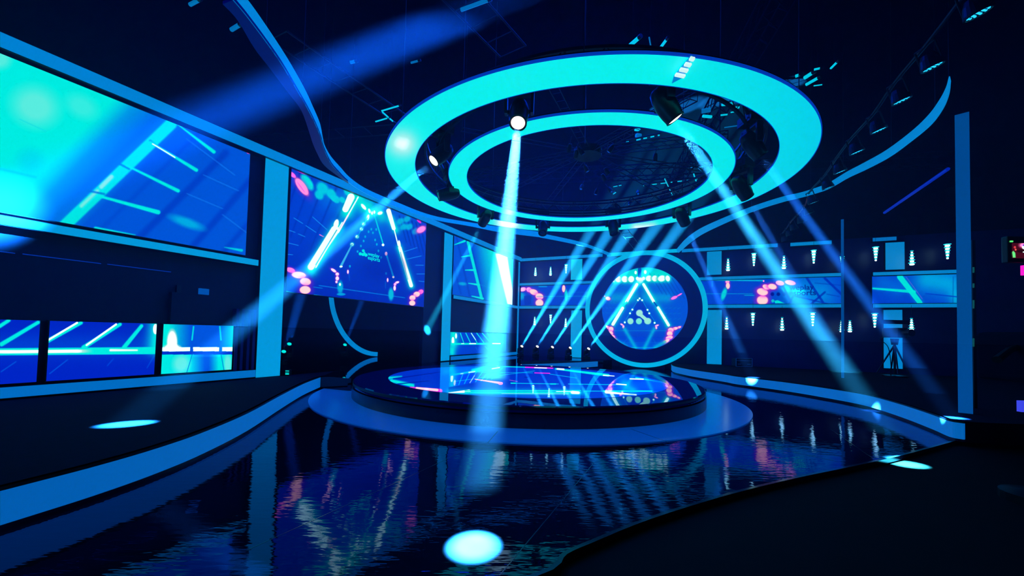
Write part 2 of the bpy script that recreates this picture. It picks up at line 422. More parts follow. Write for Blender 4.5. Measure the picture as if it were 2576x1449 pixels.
    for x, y, rx, ry, ro in [(1515, 1283, 26, 20, -.5), (1478, 1305, 30, 24, -.2), (1440, 1338, 28, 24, 0), (1438, 1385, 28, 24, 0)]:
        E(x, y, rx, ry, AR if x < 1500 else (255, 100, 190), 1, ro, .3, .55, (170, 20, 215))
    for x, y, rx, ry, ro in [(722, 1088, 30, 12, .6), (755, 1122, 16, 16, 0), (755, 1160, 16, 20, 0), (748, 1192, 10, 12, 0), (852, 1100, 8, 18, 0), (1300, 1197, 20, 10, -.3), (1281, 1215, 12, 12, 0), (1278, 1248, 11, 24, 0), (1214, 1175, 7, 18, 0)]:
        E(x, y, rx, ry, (255, 190, 220), 1, ro, .4, .5, (170, 20, 215))
    # dots of the mark beside the words
    for x, y, r in [(965, 937, 15), (990, 942, 15), (992, 908, 13), (1017, 948, 15)]: E(x, y, r, r, CY)
    L(992, 908, 1017, 948, 14, CY)
    return p
def Q5(x, y): return 1060 + x / 3.622, 540 + y / 3.622
def content_window_small(p):            # the window picture on the third screen
    p.c[:] = (0, 84, 224)
    X, Y = p.X, p.Y
    def L(x0, y0, x1, y1, w, col, a=1., w1=None, soft=1.2): p.line(*Q5(x0, y0), *Q5(x1, y1), w / 3.6, col, a, None if w1 is None else w1 / 3.6, soft)
    xs = 1060 + (500 + (p.Y - 540) * 3.622 * .18) / 3.622
    p.over(np.clip((X - xs + 22) / 26, 0, 1) * .95, (0, 190, 236)); p.over(np.clip((X - xs - 6) / 16, 0, 1), CY)
    L(320, 200, 440, 740, 14, (0, 40, 190), .6, soft=3); L(270, 380, 360, 720, 14, (0, 40, 190), .5, soft=3); L(450, 260, 565, 765, 12, (0, 60, 200), .7, soft=2)
    L(425, 250, 550, 765, 26, CY, .95)
    for x0, y0, x1, y1 in [(300, 275, 395, 240), (365, 385, 455, 370), (400, 505, 490, 505), (430, 625, 525, 640), (460, 742, 560, 765)]:
        L(x0, y0, x1, y1, 8, CY, 1, 20)
    p.ell(*Q5(375, 630), 10, 4, (0, 190, 232), .85, .1, soft=.8)
    xl = 1060 + (665 + (Y - 638) * 3.622 * .24) / 3.622
    p.over(np.clip((X - xl) / 4, 0, 1) * np.clip((Y - 636) / 3, 0, 1), WH)
    xr = 1060 + (780 + np.clip((Y - 650), 0, 999) * 3.622 * .16) / 3.622
    p.over(np.clip((X - xr) / 4, 0, 1), (0, 236, 234))
    L(540, 640, 700, 690, 5, (0, 190, 235), .4)
    return p
def content_horizon(p):                 # low screens, left
    p.c[:] = (0, 36, 200)
    X, Y = p.X, p.Y
    p.over(np.exp(-((Y - 870) / 30) ** 2) * .55, (0, 84, 226))
    for x, y0, y1 in [(-70, 866, 806), (4, 866, 812), (112, 862, 812), (210, 874, 816), (312, 874, 820)]:
        col = WH if x in (112, 210) else CY
        p.line(x, y0, x + (92 if x < 300 else 44), y1 if x != 4 else 811, 11, CY, 1, 9, 3)
        if col == WH: p.line(x + 8, y0 - 6, x + 82 if x < 300 else x + 40, y1, 5, WH, 1, 5, 1.5)
    yh = 885 - X * .008
    p.over(np.clip((10 - np.abs(Y - yh)) / 2, 0, 1) * (X < 405), CY)
    p.over(np.clip((5 - np.abs(Y - yh)) / 2, 0, 1) * (X < 405) * np.clip((235 - X) / 40, 0, 1), WH)
    p.line(278, 881, 345, 881, 6, WH, .9, 4, 3)
    p.line(3, 935, 40, 910, 3, (0, 90, 220), .8); p.line(125, 940, 170, 905, 3, (0, 90, 220), .8); p.line(270, 920, 285, 903, 3, (0, 80, 220), .7); p.line(370, 925, 388, 895, 3, (0, 80, 220), .7)
    p.glow(395, 812, 392, 870, 22, CY, .95); p.ell(391, 828, 6, 13, WH, .95)
    # right-most panel
    r = (X > 405)
    p.over(r * 1., (0, 84, 226))
    p.over(r * np.clip(1 - (X - 425) / 55, 0, 1), CY); p.over(r * np.clip((X - 550) / 34, 0, 1) * (Y < 885) * .9, CY)
    p.ell(433, 862, 13, 32, WH, 1, soft=.4); p.ell(433, 876, 22, 10, WH, 1, soft=.5)
    p.over(r * (Y > 886) * np.clip(1 - np.abs(X - 455) / 60, 0, 1) * 1.6, (0, 236, 232)); p.over(r * (Y > 886) * np.clip(1 - np.abs(X - 570) / 45, 0, 1) * 1.8, (0, 236, 232))
    p.ell(456, 915, 20, 22, (110, 240, 232), .9, .3, soft=.8); p.ell(573, 915, 9, 24, (110, 240, 232), .9, soft=.8)
    for x in (487, 553):
        p.line(x, 822, x - (4 if x < 500 else -3), 855, 4, (0, 236, 232), .9)
        p.line(x - 3 if x < 500 else x + 3, 890, x - 18 if x < 500 else x + 12, 940, 2, (0, 120, 215), .9)
    p.over(r * (np.abs(Y - 878.5) < 5) * (np.abs(X - 482) > 4) * (np.abs(X - 555) > 4), WH)
    p.over(r * (np.abs(Y - 888) < 4), (0, 50, 210))
    return p
def content_horizon_small(p):
    p.c[:] = (0, 64, 214)
    def L(x0, y0, x1, y1, w, col, a=1., w1=None, soft=1.): p.line(*Q5(x0, y0), *Q5(x1, y1), w / 3.6, col, a, None if w1 is None else w1 / 3.6, soft)
    p.glow(*Q5(700, 1130), *Q5(775, 1130), 26, (0, 170, 232), .7)
    p.glow(*Q5(290, 1080), *Q5(290, 1180), 12, CY, 1); p.ell(*Q5(288, 1150), 3.4, 10, WH, .95); p.ell(*Q5(316, 1105), 2.6, 7, WH, .8); p.glow(*Q5(280, 1230), *Q5(280, 1260), 9, CY, .95)
    for x in (355, 405, 455, 505, 555, 600, 650): L(x, 1080, x + 30 + (x - 355) * .22, 1165, 9, CY if x < 600 else (0, 180, 235), 1, 7)
    for x in (455,): L(x, 1080, x + 40, 1140, 5, WH)
    L(275, 1178, 720, 1176, 17, CY); L(440, 1175, 495, 1175, 9, WH); L(650, 1174, 718, 1175, 9, (255, 200, 225)); L(365, 1175, 390, 1175, 5, WH)
    L(580, 1200, 625, 1250, 4, (0, 160, 235), .8); L(495, 1205, 505, 1230, 4, (0, 160, 235), .7)
    return p
def content_shelf(p):                   # long strip screen of the back wall
    p.c[:] = (0, 66, 218)
    X, Y = p.X, p.Y
    def E(x, y, rx, ry, col=AR, ro=0., a=1., g=.6): p.ell(x, y, rx, ry, AR if col == WH else col, a, ro, .3, g, (190, 20, 215))
    # left piece
    for x, y, rx, ry, ro in [(1315, 728, 9, 5, -.2), (1331, 729, 7, 6, .5), (1343, 735, 11, 7, .35), (1357, 746, 10, 8, .2), (1357, 762, 10, 9, 0)]: E(x, y, rx, ry, (255, 160, 210) if x < 1335 else WH, ro)
    p.ell(1311, 745, 9, 9, (0, 190, 232), .8, soft=.8)
    p.poly([(1318, 745), (1337, 742), (1336, 765), (1320, 768)], (0, 44, 190), .8)
    E(1418, 726, 4, 9); p.ell(1424, 742, 4, 13, (0, 230, 232), .95, soft=.7); p.line(1350, 746, 1480, 745, 1.2, (0, 190, 235), .8)
    p.line(1356, 721, 1375, 721, 3, (0, 180, 235), .8); p.line(1440, 735, 1490, 735, 1, (0, 190, 235), .5)
    # right piece
    E(1830, 709, 5, 4); E(1831, 719, 5, 8); p.ell(1821, 740, 6, 16, (0, 232, 232), .95, .3, soft=.7); p.line(1770, 739, 1893, 739, 1.4, (0, 190, 235), .85)
    p.line(1798, 705, 1921, 706, 2.4, (0, 200, 235), .9, 3.6); p.ell(1921, 707, 2, 2, (255, 120, 200)); p.line(1873, 743, 1897, 743, 2, (0, 200, 235), .8)
    p.over(np.exp(-((X - 1792) / 2.5) ** 2) * (Y < 722) * .7, (0, 150, 235))
    p.glow(2010, 735, 2060, 740, 46, (0, 150, 235), .85); p.ell(2010, 733, 16, 8, (0, 236, 232), .95, .1, soft=.5); p.ell(1976, 727, 10, 8, (0, 225, 232), .8, .5, soft=.8)
    p.poly([(1948, 757), (1956, 755), (1974, 763), (1950, 763)], CY, .95); p.ell(1944, 757, 4, 4, CY, .8)
    for x0, y0, x1, y1, w in [(2030, 700, 2070, 760, 6), (2075, 700, 2122, 745, 6), (2040, 765, 2075, 735, 5), (1960, 700, 1990, 760, 5), (1985, 765, 1995, 745, 4), (2050, 712, 2118, 718, 1.6), (2080, 740, 2112, 746, 1.6), (2000, 745, 2090, 766, 3)]:
        p.line(x0, y0, x1, y1, w, (0, 30, 185), .75, soft=2)
    for x, y, rx, ry, ro in [(1918, 755, 14, 12, 0), (1918, 734, 14, 9, .2), (1928, 722, 10, 6, .35), (1943, 721, 11, 7, .2)]: E(x, y, rx, ry, WH, ro, 1, .8)
    for x, y, rx, ry in [(1962, 712, 11, 6), (1988, 711, 14, 6)]: E(x, y, rx, ry, (255, 140, 205), .2, .95, .3)
    for x, a in ((1943, 1), (1958, 1), (1973, .45)): p.ell(x, 740, 4.6, 4.6, (0, 16, 150), a * .9)
    p.line(1960, 726, 1973, 740, 6, (0, 60, 190), .5)
    return p
def Q2(x, y): return 2100 + x / 3.45, 540 + y / 3.45
def content_side(p):
    p.c[:] = (0, 66, 216)
    p.glow(*Q2(800, 560), *Q2(1000, 600), 34, (0, 175, 234), .9); p.glow(*Q2(1050, 700), *Q2(1060, 740), 18, (0, 190, 235), .8)
    p.glow(*Q2(420, 590), *Q2(540, 640), 22, (0, 120, 232), .6)
    for x0, y0, x1, y1, w in [(330, 640, 700, 668, 10), (570, 540, 740, 765, 22)]: p.line(*Q2(x0, y0), *Q2(x1, y1), w, (0, 130, 230), .5, soft=4)
    p.line(*Q2(565, 540), *Q2(740, 765), 14, CY, .95, 12); p.line(*Q2(330, 640), *Q2(690, 670), 4, CY, .9, 8)
    p.line(*Q2(620, 540), *Q2(760, 730), 1, (200, 90, 220), .6)
    p.line(*Q2(790, 685), *Q2(1080, 715), 3, (0, 60, 210), .9); p.line(*Q2(1028, 540), *Q2(1025, 765), 1.5, (0, 60, 190), .8)
    return p
def Q6(x, y): return 1460 + x / 4.026, 580 + y / 4.026
def content_round(p):
    p.c[:] = (0, 84, 228)
    X, Y = p.X, p.Y
    def L(x0, y0, x1, y1, w, col, a=1., w1=None, soft=1.): p.line(*Q6(x0, y0), *Q6(x1, y1), w / 4, col, a, None if w1 is None else w1 / 4, soft)
    def G(x0, y0, x1, y1, r, col, a=.6): p.glow(*Q6(x0, y0), *Q6(x1, y1), r / 4, col, a)
    def E(x, y, rx, ry, col=WH, ro=0., a=1., gl=0, gcol=CY, soft=.3): p.ell(*Q6(x, y), rx / 4, ry / 4, col, a, ro, soft, gl, gcol)
    G(380, 430, 850, 430, 95, CY, .95); G(340, 680, 880, 680, 55, (0, 180, 234), .7)
    E(630, 1080, 300, 60, (0, 60, 215), 0, .8, soft=1)
    L(600, 390, 600, 470, 34, (0, 60, 200), .9)
    for k in range(9): L(700 + 45 * k, 430 + 10 * k, 830 + 45 * k, 640 + 10 * k, 7, (0, 40, 180), .55)
    for k in range(5): L(240 + 20 * k, 620, 330 + 60 * k, 480, 5, (0, 60, 200), .4)
    for x, rx in [(345, 20), (385, 32), (450, 32), (515, 30)]: E(x, 492, rx, 32, WH, .25, 1, .9)
    for x, rx in [(695, 34), (755, 30), (825, 40), (885, 22)]: E(x, 485, rx, 30, WH, -.25, 1, .9)
    E(560, 425, 12, 18); E(657, 420, 14, 20); E(605, 505, 32, 30); E(577, 485, 16, 18); E(640, 485, 16, 18)
    # gate
    for a, b in (((578, 540), (470, 720)), ((430, 780), (330, 950)), ((640, 540), (745, 720)), ((785, 780), (890, 960))):
        G(*a, *b, 30, CY, .95)
    L(572, 545, 468, 720, 30, WH, 1, 30); L(640, 545, 742, 718, 28, WH, 1, 28)
    L(470, 725, 440, 765, 16, CY); L(745, 725, 775, 765, 12, (0, 60, 190))
    L(428, 785, 330, 948, 30, WH, 1, 32); L(787, 780, 893, 958, 26, WH, 1, 28); L(428, 790, 345, 935, 4, (180, 235, 235))
    L(365, 935, 470, 760, 80, (0, 30, 190), .0)
    p.poly([Q6(605, 640), Q6(470, 935), Q6(750, 935)], (0, 30, 190), .55, 10)
    L(585, 700, 500, 840, 6, (0, 200, 235), .8); L(625, 700, 700, 840, 6, (0, 200, 235), .8); L(500, 840, 445, 930, 6, (0, 170, 235), .9); L(700, 840, 760, 930, 6, (0, 170, 235), .9)
    for x, y in [(600, 688), (583, 705), (625, 705), (527, 800), (503, 838), (680, 803), (698, 838), (450, 930), (752, 935)]: E(x, y, 9, 9, WH, 0, 1, .7)
    # the mark
    E(507, 918, 31, 31, (150, 245, 232)); E(593, 918, 31, 31, (120, 245, 232)); E(598, 835, 34, 33, (170, 245, 235)); E(682, 917, 36, 33, (150, 245, 232))
    L(605, 850, 670, 905, 34, (160, 245, 235)); 
    # pinks
    E(235, 660, 20, 7, (255, 120, 200), .4); E(280, 688, 24, 17, AR, .3, 1, .6, (230, 60, 210)); E(950, 680, 34, 14, (255, 100, 205), -.4, 1, .6, (170, 60, 220)); E(1005, 650, 30, 7, (255, 90, 200), -.5)
    for x, y, rx, ry, ro in [(265, 978, 36, 14, .25), (310, 1000, 24, 26, .3), (305, 1045, 26, 26, .2), (330, 1075, 24, 16, .5), (350, 1105, 26, 16, .6)]: E(x, y, rx, ry, AR, ro, 1, .8, (210, 40, 215))
    for x, y, rx, ry, ro in [(1000, 980, 20, 10, -.3), (960, 992, 26, 14, -.2), (915, 1010, 28, 24, 0), (905, 1045, 28, 26, 0), (900, 1085, 36, 18, -.2), (870, 1120, 36, 16, -.5)]: E(x, y, rx, ry, AR, ro, 1, .8, (210, 40, 215))
    for x, y, rx, ry, ro in [(420, 952, 16, 8, .5), (436, 975, 10, 16, 0), (775, 962, 20, 8, -.3), (768, 985, 10, 14, 0)]: E(x, y, rx, ry, (255, 170, 215), ro, 1, .6, (210, 40, 215))
    for x0, y0, x1, y1 in [(450, 1000, 560, 1190), (745, 1000, 650, 1190), (360, 1110, 470, 1180), (850, 1130, 760, 1180)]: G(x0, y0, x1, y1, 20, (0, 200, 234), .8)
    L(340, 1015, 870, 1015, 4, (0, 190, 235), .8); L(380, 1135, 850, 1135, 3, (0, 150, 235), .6); L(440, 1185, 800, 1185, 5, CY, .8)
    for k in range(12):
        x = 215 + 40 * (k % 4); y = 730 + 50 * (k // 4); L(x, y, x + 24, y + 8, 4, (0, 170, 240), .6)
        x = 850 + 45 * (k % 4); y = 790 + 55 * (k // 4); L(x, y, x + 30, y - 10, 4, (0, 170, 240), .6)
    L(440, 1135, 470, 1100, 3, (0, 190, 235), .6); L(740, 1100, 760, 1140, 3, (0, 190, 235), .6)
    return p
def content_floor(p):                   # LED tiles set into the stage top
    p.c[:] = (0, 50, 205)
    X, Y = p.X, p.Y
    p.over(np.clip((Y - 950) / 50, 0, 1) * .35, (0, 84, 222)); p.over(np.clip((935 - Y) / 20, 0, 1) * .5, (0, 70, 220))
    p.line(975, 951, 1010, 947, 7, CY, .9, 3, 4); p.line(985, 958, 1040, 968, 9, CY, .95, 5, 4); p.line(1000, 962, 1040, 972, 5, CY, .9)
    p.line(1032, 974, 1108, 983, 3, MG, .9, 10, 2); p.line(1048, 976, 1100, 981, 5, AR, 1, 6, 1.5)
    p.line(990, 953, 1120, 934, 3, (0, 20, 160), .8, 1.5); p.line(1000, 966, 1080, 958, 3, (0, 20, 160), .8, 1.5)
    p.glow(1120, 935, 1260, 922, 10, (0, 120, 235), .8)
    p.line(1190, 932, 1225, 926, 9, CY, .95, 12, 4); p.line(1225, 921, 1330, 924, 3, CY, 1, 2); p.line(1238, 918, 1252, 920, 3, (255, 130, 200), 1)
    p.line(1322, 924, 1390, 926, 3, MG, 1); p.line(1345, 925, 1375, 926, 2.4, WH, 1); p.line(1345, 938, 1383, 939, 2.4, MG, .95); p.line(1340, 938, 1180, 936, 1.4, (0, 190, 235), .9)
    p.line(1398, 928, 1530, 944, 4, CY, 1, 7); p.line(1402, 928, 1418, 929, 4, WH); p.line(1518, 944, 1545, 946, 3, WH, 1, 2)
    p.line(1140, 960, 1345, 933, 1.4, (0, 190, 235), .9); p.line(1285, 964, 1405, 966, 2, (0, 200, 235), 1); p.line(1286, 964, 1296, 964, 3, CY); p.line(1385, 966, 1398, 966, 3, CY)
    p.line(1430, 966, 1560, 968, 2, (0, 200, 235), 1); p.line(1383, 941, 1450, 951, 1.6, (0, 200, 235), .9)
    p.line(1195, 954, 1262, 964, 2, (255, 150, 205), 1, 6); p.ell(1259, 965, 6, 3, (255, 110, 200)); p.line(1282, 956, 1302, 960, 1.4, (190, 90, 220), .9)
    p.glow(1130, 986, 1470, 987, 9, (0, 180, 235), .8)
    p.line(1128, 988, 1180, 984, 1, WH, 1, 8, 1.5); p.line(1170, 983, 1460, 983, 3, CY, 1); p.line(1170, 987, 1460, 988, 3.2, CY, 1); p.line(1130, 990, 1460, 991, 2.4, (0, 200, 235), 1)
    p.line(1440, 987, 1455, 988, 8, WH, 1, 7, 1.5); p.line(1400, 985, 1440, 985, 1.6, WH); p.line(1262, 990, 1430, 991, 1.2, (210, 245, 235), .8)
    p.line(1470, 984, 1520, 984, 1.8, (0, 220, 235)); p.line(1520, 984, 1640, 984, 5, CY, 1, 3); p.line(1525, 987, 1600, 993, 6, WH, 1, 3); p.line(1600, 950, 1665, 962, 4, CY, .9, 3)
    p.line(1585, 953, 1618, 954, 3, WH); p.glow(1570, 965, 1590, 980, 14, (0, 210, 234), .7)
    p.ell(1640, 968, 48, 11, (0, 84, 220), .8, soft=.6); p.line(1551, 966, 1575, 968, 3, WH)
    return p
def led_quad(name, fn, s0, s1, z0, z1, off, content, parent, nx, nz):
    S_, Z_ = np.meshgrid(np.linspace(s0, s1, nx), np.linspace(z0, z1, nz))
    a = fn(0, 0, off); u = fn(1, 0, off) - a
    P = a + S_[..., None] * u + Z_[..., None] * Z
    return led_grid(name, P, content, parent)
def led_grid(name, P, content, parent, m=None, wrap=False, flip=False):
    q = proj(P.reshape(-1, 3)).reshape(P.shape[:2] + (2,))
    c = lin(np.clip(content(Paint(q[..., 0], q[..., 1], (0, 60, 200))).c, 0, 255))
    hot = np.clip((c[..., :1] - .45) / .4, 0, 1); wht = hot * np.clip((c[..., 1:2] - .6) / .12, 0, 1)      # white and pink strokes run hotter
    c = c * (1 + .7 * hot * (1 - wht)); c = c * (1 - wht) + np.array([1.0, 1.85, 1.75]) * wht
    nz, nx = P.shape[:2]
    V = (P.reshape(-1, 3) - parent_world(parent)).astype(np.float32)
    i = np.arange((nz - 1) * nx).reshape(nz - 1, nx)
    if wrap: A = i; B = np.roll(i, -1, 1)
    else: A = i[:, :-1]; B = i[:, 1:]
    A = A.ravel(); B = B.ravel()
    Fc = np.stack([A, B, B + nx, A + nx], 1) if not flip else np.stack([A, A + nx, B + nx, B], 1)
    me = bpy.data.meshes.new(name)
    me.vertices.add(len(V)); me.vertices.foreach_set('co', V.ravel())
    me.loops.add(Fc.size); me.loops.foreach_set('vertex_index', Fc.astype(np.int32).ravel())
    me.polygons.add(len(Fc)); me.polygons.foreach_set('loop_start', np.arange(0, Fc.size, 4, dtype=np.int32))
    me.polygons.foreach_set('loop_total', np.full(len(Fc), 4, dtype=np.int32))
    me.update(calc_edges=True)
    at = me.color_attributes.new('led', 'FLOAT_COLOR', 'POINT')
    at.data.foreach_set('color', np.concatenate([c.reshape(-1, 3), np.ones((len(V), 1))], 1).astype(np.float32).ravel())
    me.materials.append(m or m_attr)
    return link(bpy.data.objects.new(name, me), parent)

def words(txt, m, parent, p_left, p_right, fn_n, name='lettering', offn=0.012, size_ref=None):
    """flat raised letters running from p_left to p_right (world points of the baseline)"""
    cu = bpy.data.curves.new(name, 'FONT'); cu.body = txt; cu.size = 1; cu.extrude = 0.02; cu.offset = 0.012
    to = bpy.data.objects.new(name, cu); COL.objects.link(to)
    dg = bpy.context.evaluated_depsgraph_get(); me = bpy.data.meshes.new_from_object(to.evaluated_get(dg))
    bpy.data.objects.remove(to)
    xs = [v.co.x for v in me.vertices]; x0, x1 = min(xs), max(xs)
    a, b = np.asarray(p_left, float), np.asarray(p_right, float); L = np.linalg.norm(b - a); k = L / (x1 - x0); u = (b - a) / L
    org = parent_world(parent)
    for v in me.vertices:
        P = a + u * ((v.co.x - x0) * k) + Z * (v.co.y * k) + fn_n * (offn + v.co.z * 0.1) - org
        v.co = P
    me.materials.clear(); me.materials.append(m); me.name = name
    return link(bpy.data.objects.new(name, me), parent)

# ------------------------------------------------------------------ the room
def struct(name, mb, m, **k):
    o = mb.build(name, m, **k); o['kind'] = 'structure'; return o
struct('floor', MB().abox(-20, 22, -4, 34, -0.16, -0.06), m_ground)
edge = [(-6.0, 0.6), (-3.2, 1.25), (-1.2, 1.95), (0.14, 2.57), (0.39, 2.85), (0.62, 3.03), (1.16, 3.42), (2.08, 3.97), (3.11, 4.5), (4.1, 4.96), (5.14, 5.46), (5.93, 5.87), (7.0, 6.44)]
edge = [tuple(p) for p in smoothcurve(edge, 4)]
gf = MB(); prism(gf, edge + [(9.6, 8.4), (9.6, 22), (-6, 22)], -0.055, 0.0)
struct('glossy_floor', gf, m_glossfloor)
tr = MB(); ribbon(tr, [(x, y, 0.006) for x, y in edge], [(x, y, -0.055) for x, y in edge], 0.035, -1)
struct('trim_1', tr, mat('floor_edge_strip', (0.02, 0.02, 0.05), 0.12, metal=0.4))
sm = MB()
for a, b in [((1494, 1164), (1257, 1447)), ((1071.6, 1179.6), (621, 1384)), ((1186, 1125), (1072, 1179)), ((1385, 1172), (1660, 1203)), ((1880, 1112), (2110, 1162)), ((2090, 1080), (2199, 1155))]:
    A_, B_ = pz(*a, 0.001), pz(*b, 0.001); d = (B_ - A_); d /= np.linalg.norm(d); n_ = np.array([-d[1], d[0], 0]) * 0.004
    sm.add([A_ - n_, A_ + n_, B_ + n_, B_ - n_], [(0, 3, 2, 1)])
struct('trim_2', sm, mat('seam_tape', (0.02, 0.03, 0.06), 0.15, spec=0.8))
struct('ceiling', MB().abox(-20, 22, -4, 34, 9.4, 9.5), mat('black_ceiling', (0.0012, 0.001, 0.003), 0.95, spec=0.0, noise=(2, .4)))
struct('wall_front', MB().abox(-20, 22, -4.1, -4, -0.16, 9.5), m_drape)
struct('wall_right', MB().abox(21.9, 22, -4, 34, -0.16, 9.5), m_drape)
struct('wall_far', MB().abox(-20, 22, 34, 34.1, -0.16, 9.5), m_drape)
struct('wall_outer', MB().abox(-20.1, -20, -4, 34, -0.16, 9.5), m_drape)
# black set wall on the left with a portal under the second screen
wl = MB()
wallbox(wl, lw, -4, 6.56, 0.32, 5.76, -0.25, -0.12)
wallbox(wl, lw, 12.2, 20.5, 0.32, 5.76, -0.25, -0.12)
wallbox(wl, lw, 6.56, 12.2, 5.5, 5.76, -0.25, -0.12)
struct('wall_left', wl, m_dark)
wb = MB(); wallbox(wb, bw, -9.3, 10.5, 0.0, 5.72, -0.25, -0.12); struct('wall_back', wb, m_panel)
rc = MB(); wallbox(rc, lw, 4, 21, 0.0, 7.0, -4.1, -3.95); struct('wall_portal', rc, m_drape)

# platforms ---------------------------------------------------------
def band_platform(name, label, curve, closing, z_top, m_top, side, parts=True):
    root = empty(name, (curve[0][0], curve[0][1], 0), label, 'platform')
    C_ = [tuple(p) for p in smoothcurve(curve, 5)]
    inset = []
    n = len(C_)
    for i in range(n):
        t = np.array(C_[min(i + 1, n - 1)]) - np.array(C_[max(i - 1, 0)]); t = t / np.linalg.norm(t)
        inset.append((C_[i][0] - side * t[1] * .05, C_[i][1] + side * t[0] * .05))
    body = MB(); prism(body, inset + closing, 0.0, z_top - 0.004); body.build('deck', m_riser, root)
    top = MB(); prism(top, C_ + closing, z_top - 0.004, z_top); top.build('deck_covering', m_top, root)
    lip = MB(); ribbon(lip, [(x, y, z_top) for x, y in C_], [(x, y, 0.292) for x, y in C_], 0.045, side); lip.build('lip', m_black, root)
    st = MB(); ribbon(st, [(x, y, 0.288) for x, y in C_], [(x, y, 0.047) for x, y in C_], 0.045, side); s_ = st.build('light_band', m_lbband, root, smooth=False)
    s_['label'] = 'glowing blue band along the riser'
    return root
left_curve = [(-4.6, -1.5), (-4.0, 1.2), (-3.6, 2.94), (-3.48, 3.52), (-3.44, 4.07), (-3.48, 4.7), (-3.67, 5.75), (-4.09, 7.28), (-4.5, 8.87), (-4.74, 10.19)]
SC = (0.414, 10.62); SR = 4.205
arc_back = []
for k in range(13):
    a = math.radians(190 - 100 * k / 12)
    arc_back.append((SC[0] + 4.33 * math.cos(a), SC[1] + 4.33 * math.sin(a)))
lp = band_platform('left_platform', 'dark carpeted platform on the left, its curved riser carrying a glowing blue band', left_curve,
                   [(-4.74, 10.45), (-4.95, 11.4), tuple(lw(8.4, 0)[:2]), tuple(lw(-4, 0)[:2])], 0.322, m_carpet, 1)
pf = empty('portal_platform', (-5, 12, 0), 'black glossy platform behind the round stage, running back through the portal on the left', 'platform')
poly = [(-4.735, 10.2), (-3.93, 9.87)] + arc_back + [(0.4, 17.6), (1.2, 18.1), (2.17, 18.55), (3.2, 18.75), (4.38, 19.35)]
outer = [tuple(bw(-4.0, 0, .1)[:2]), tuple(bw(-9.6, 0, 0)[:2]), tuple(lw(21, 0, -3.9)[:2]), tuple(lw(4, 0, -3.9)[:2]), tuple(lw(8.4, 0, -.3)[:2]), tuple(lw(8.4, 0)[:2]), (-4.95, 11.4)]
b = MB(); prism(b, poly + outer, 0.0, 0.32); b.build('deck', m_platgloss, pf)
st = MB()
A_ = [pz(x, y, .288) for x, y in [(1300, 917.5), (1352, 915.8), (1404, 914), (1470, 911.2), (1516.6, 908.4)]]
B_ = [np.array([a[0], a[1], .047]) for a in A_]
ribbon(st, A_, B_, 0.04, 1)
s_ = st.build('light_band', m_lbband, pf); s_['label'] = 'short glowing band behind the round stage'
rcurve = [(7.2, 18.3), (6.86, 17.2), (6.82, 16.2), (6.9, 15.2), (7.22, 13.8), (7.30, 13.1), (7.85, 11.8), (8.1, 10.6), (8.15, 9.4), (7.72, 8.1), (7.22, 7.0), (6.93, 6.45), (6.97, 6.28)]
rp = band_platform('right_platform', 'dark platform on the right with a curved glowing riser band around its edge', rcurve,
                   [(7.3, 6.22), (12, 6.0), (17, 10), tuple(bw(10.4, 0)[:2]), tuple(bw(0.05, 0)[:2])], 0.322, m_carpet, 1)

# round stage -------------------------------------------------------
stage = empty('round_stage', (SC[0], SC[1], 0), 'large round glossy stage with LED tiles set in its top', 'stage')
def disc(r0, r1, z0, z1, n=160, c=SC):
    return MB().lathe([(r0, z0), (r1, z0), (r1, z1), (r0, z1)] if r0 > 0 else [(0.001, z0), (r1, z0), (r1, z1), (0.001, z1)], n, (c[0], c[1], 0))
disc(4.2, 5.07, 0.001, 0.02).build('base_ring', m_plinth, stage)['label'] = 'flat pale blue ring around the foot of the stage'
disc(0, 4.23, 0.02, 0.24).build('riser', m_riser, stage)
MB().lathe([(0.001, .24), (4.16, .24), (4.205, .262), (4.205, .352), (4.19, .3726), (3.5, .3726), (0.001, .3726)], 200, (SC[0], SC[1], 0)).build('stage_top', m_disc, stage)
MB().lathe([(4.2, .30), (4.214, .30), (4.214, .345), (4.2, .345)], 200, (SC[0], SC[1], 0)).build('edge_trim', m_black, stage)
R_led = 3.44
tt = np.linspace(0, 2 * math.pi, 1400, endpoint=False); rr = np.linspace(0.02, 1, 420) ** 1.0 * R_led
T_, RR_ = np.meshgrid(tt, rr)
P = np.stack([SC[0] + RR_ * np.cos(T_), SC[1] + RR_ * np.sin(T_), np.full_like(T_, .3765)], -1)
led_grid('led_tiles', P, content_floor, stage, m_attrfloor, wrap=True, flip=False)
for a, b in [((1252, 1085), (1227, 1114)), ((1587, 1079), (1681, 1112))]:
    A_, B_ = pz(*a, 0.022), pz(*b, 0.022); d = (B_ - A_); d /= np.linalg.norm(d); n_ = np.array([-d[1], d[0], 0]) * 0.006
    MB().add([A_ - n_, A_ + n_, B_ + n_, B_ - n_], [(0, 3, 2, 1)]).build('ring_joint', m_black, stage)

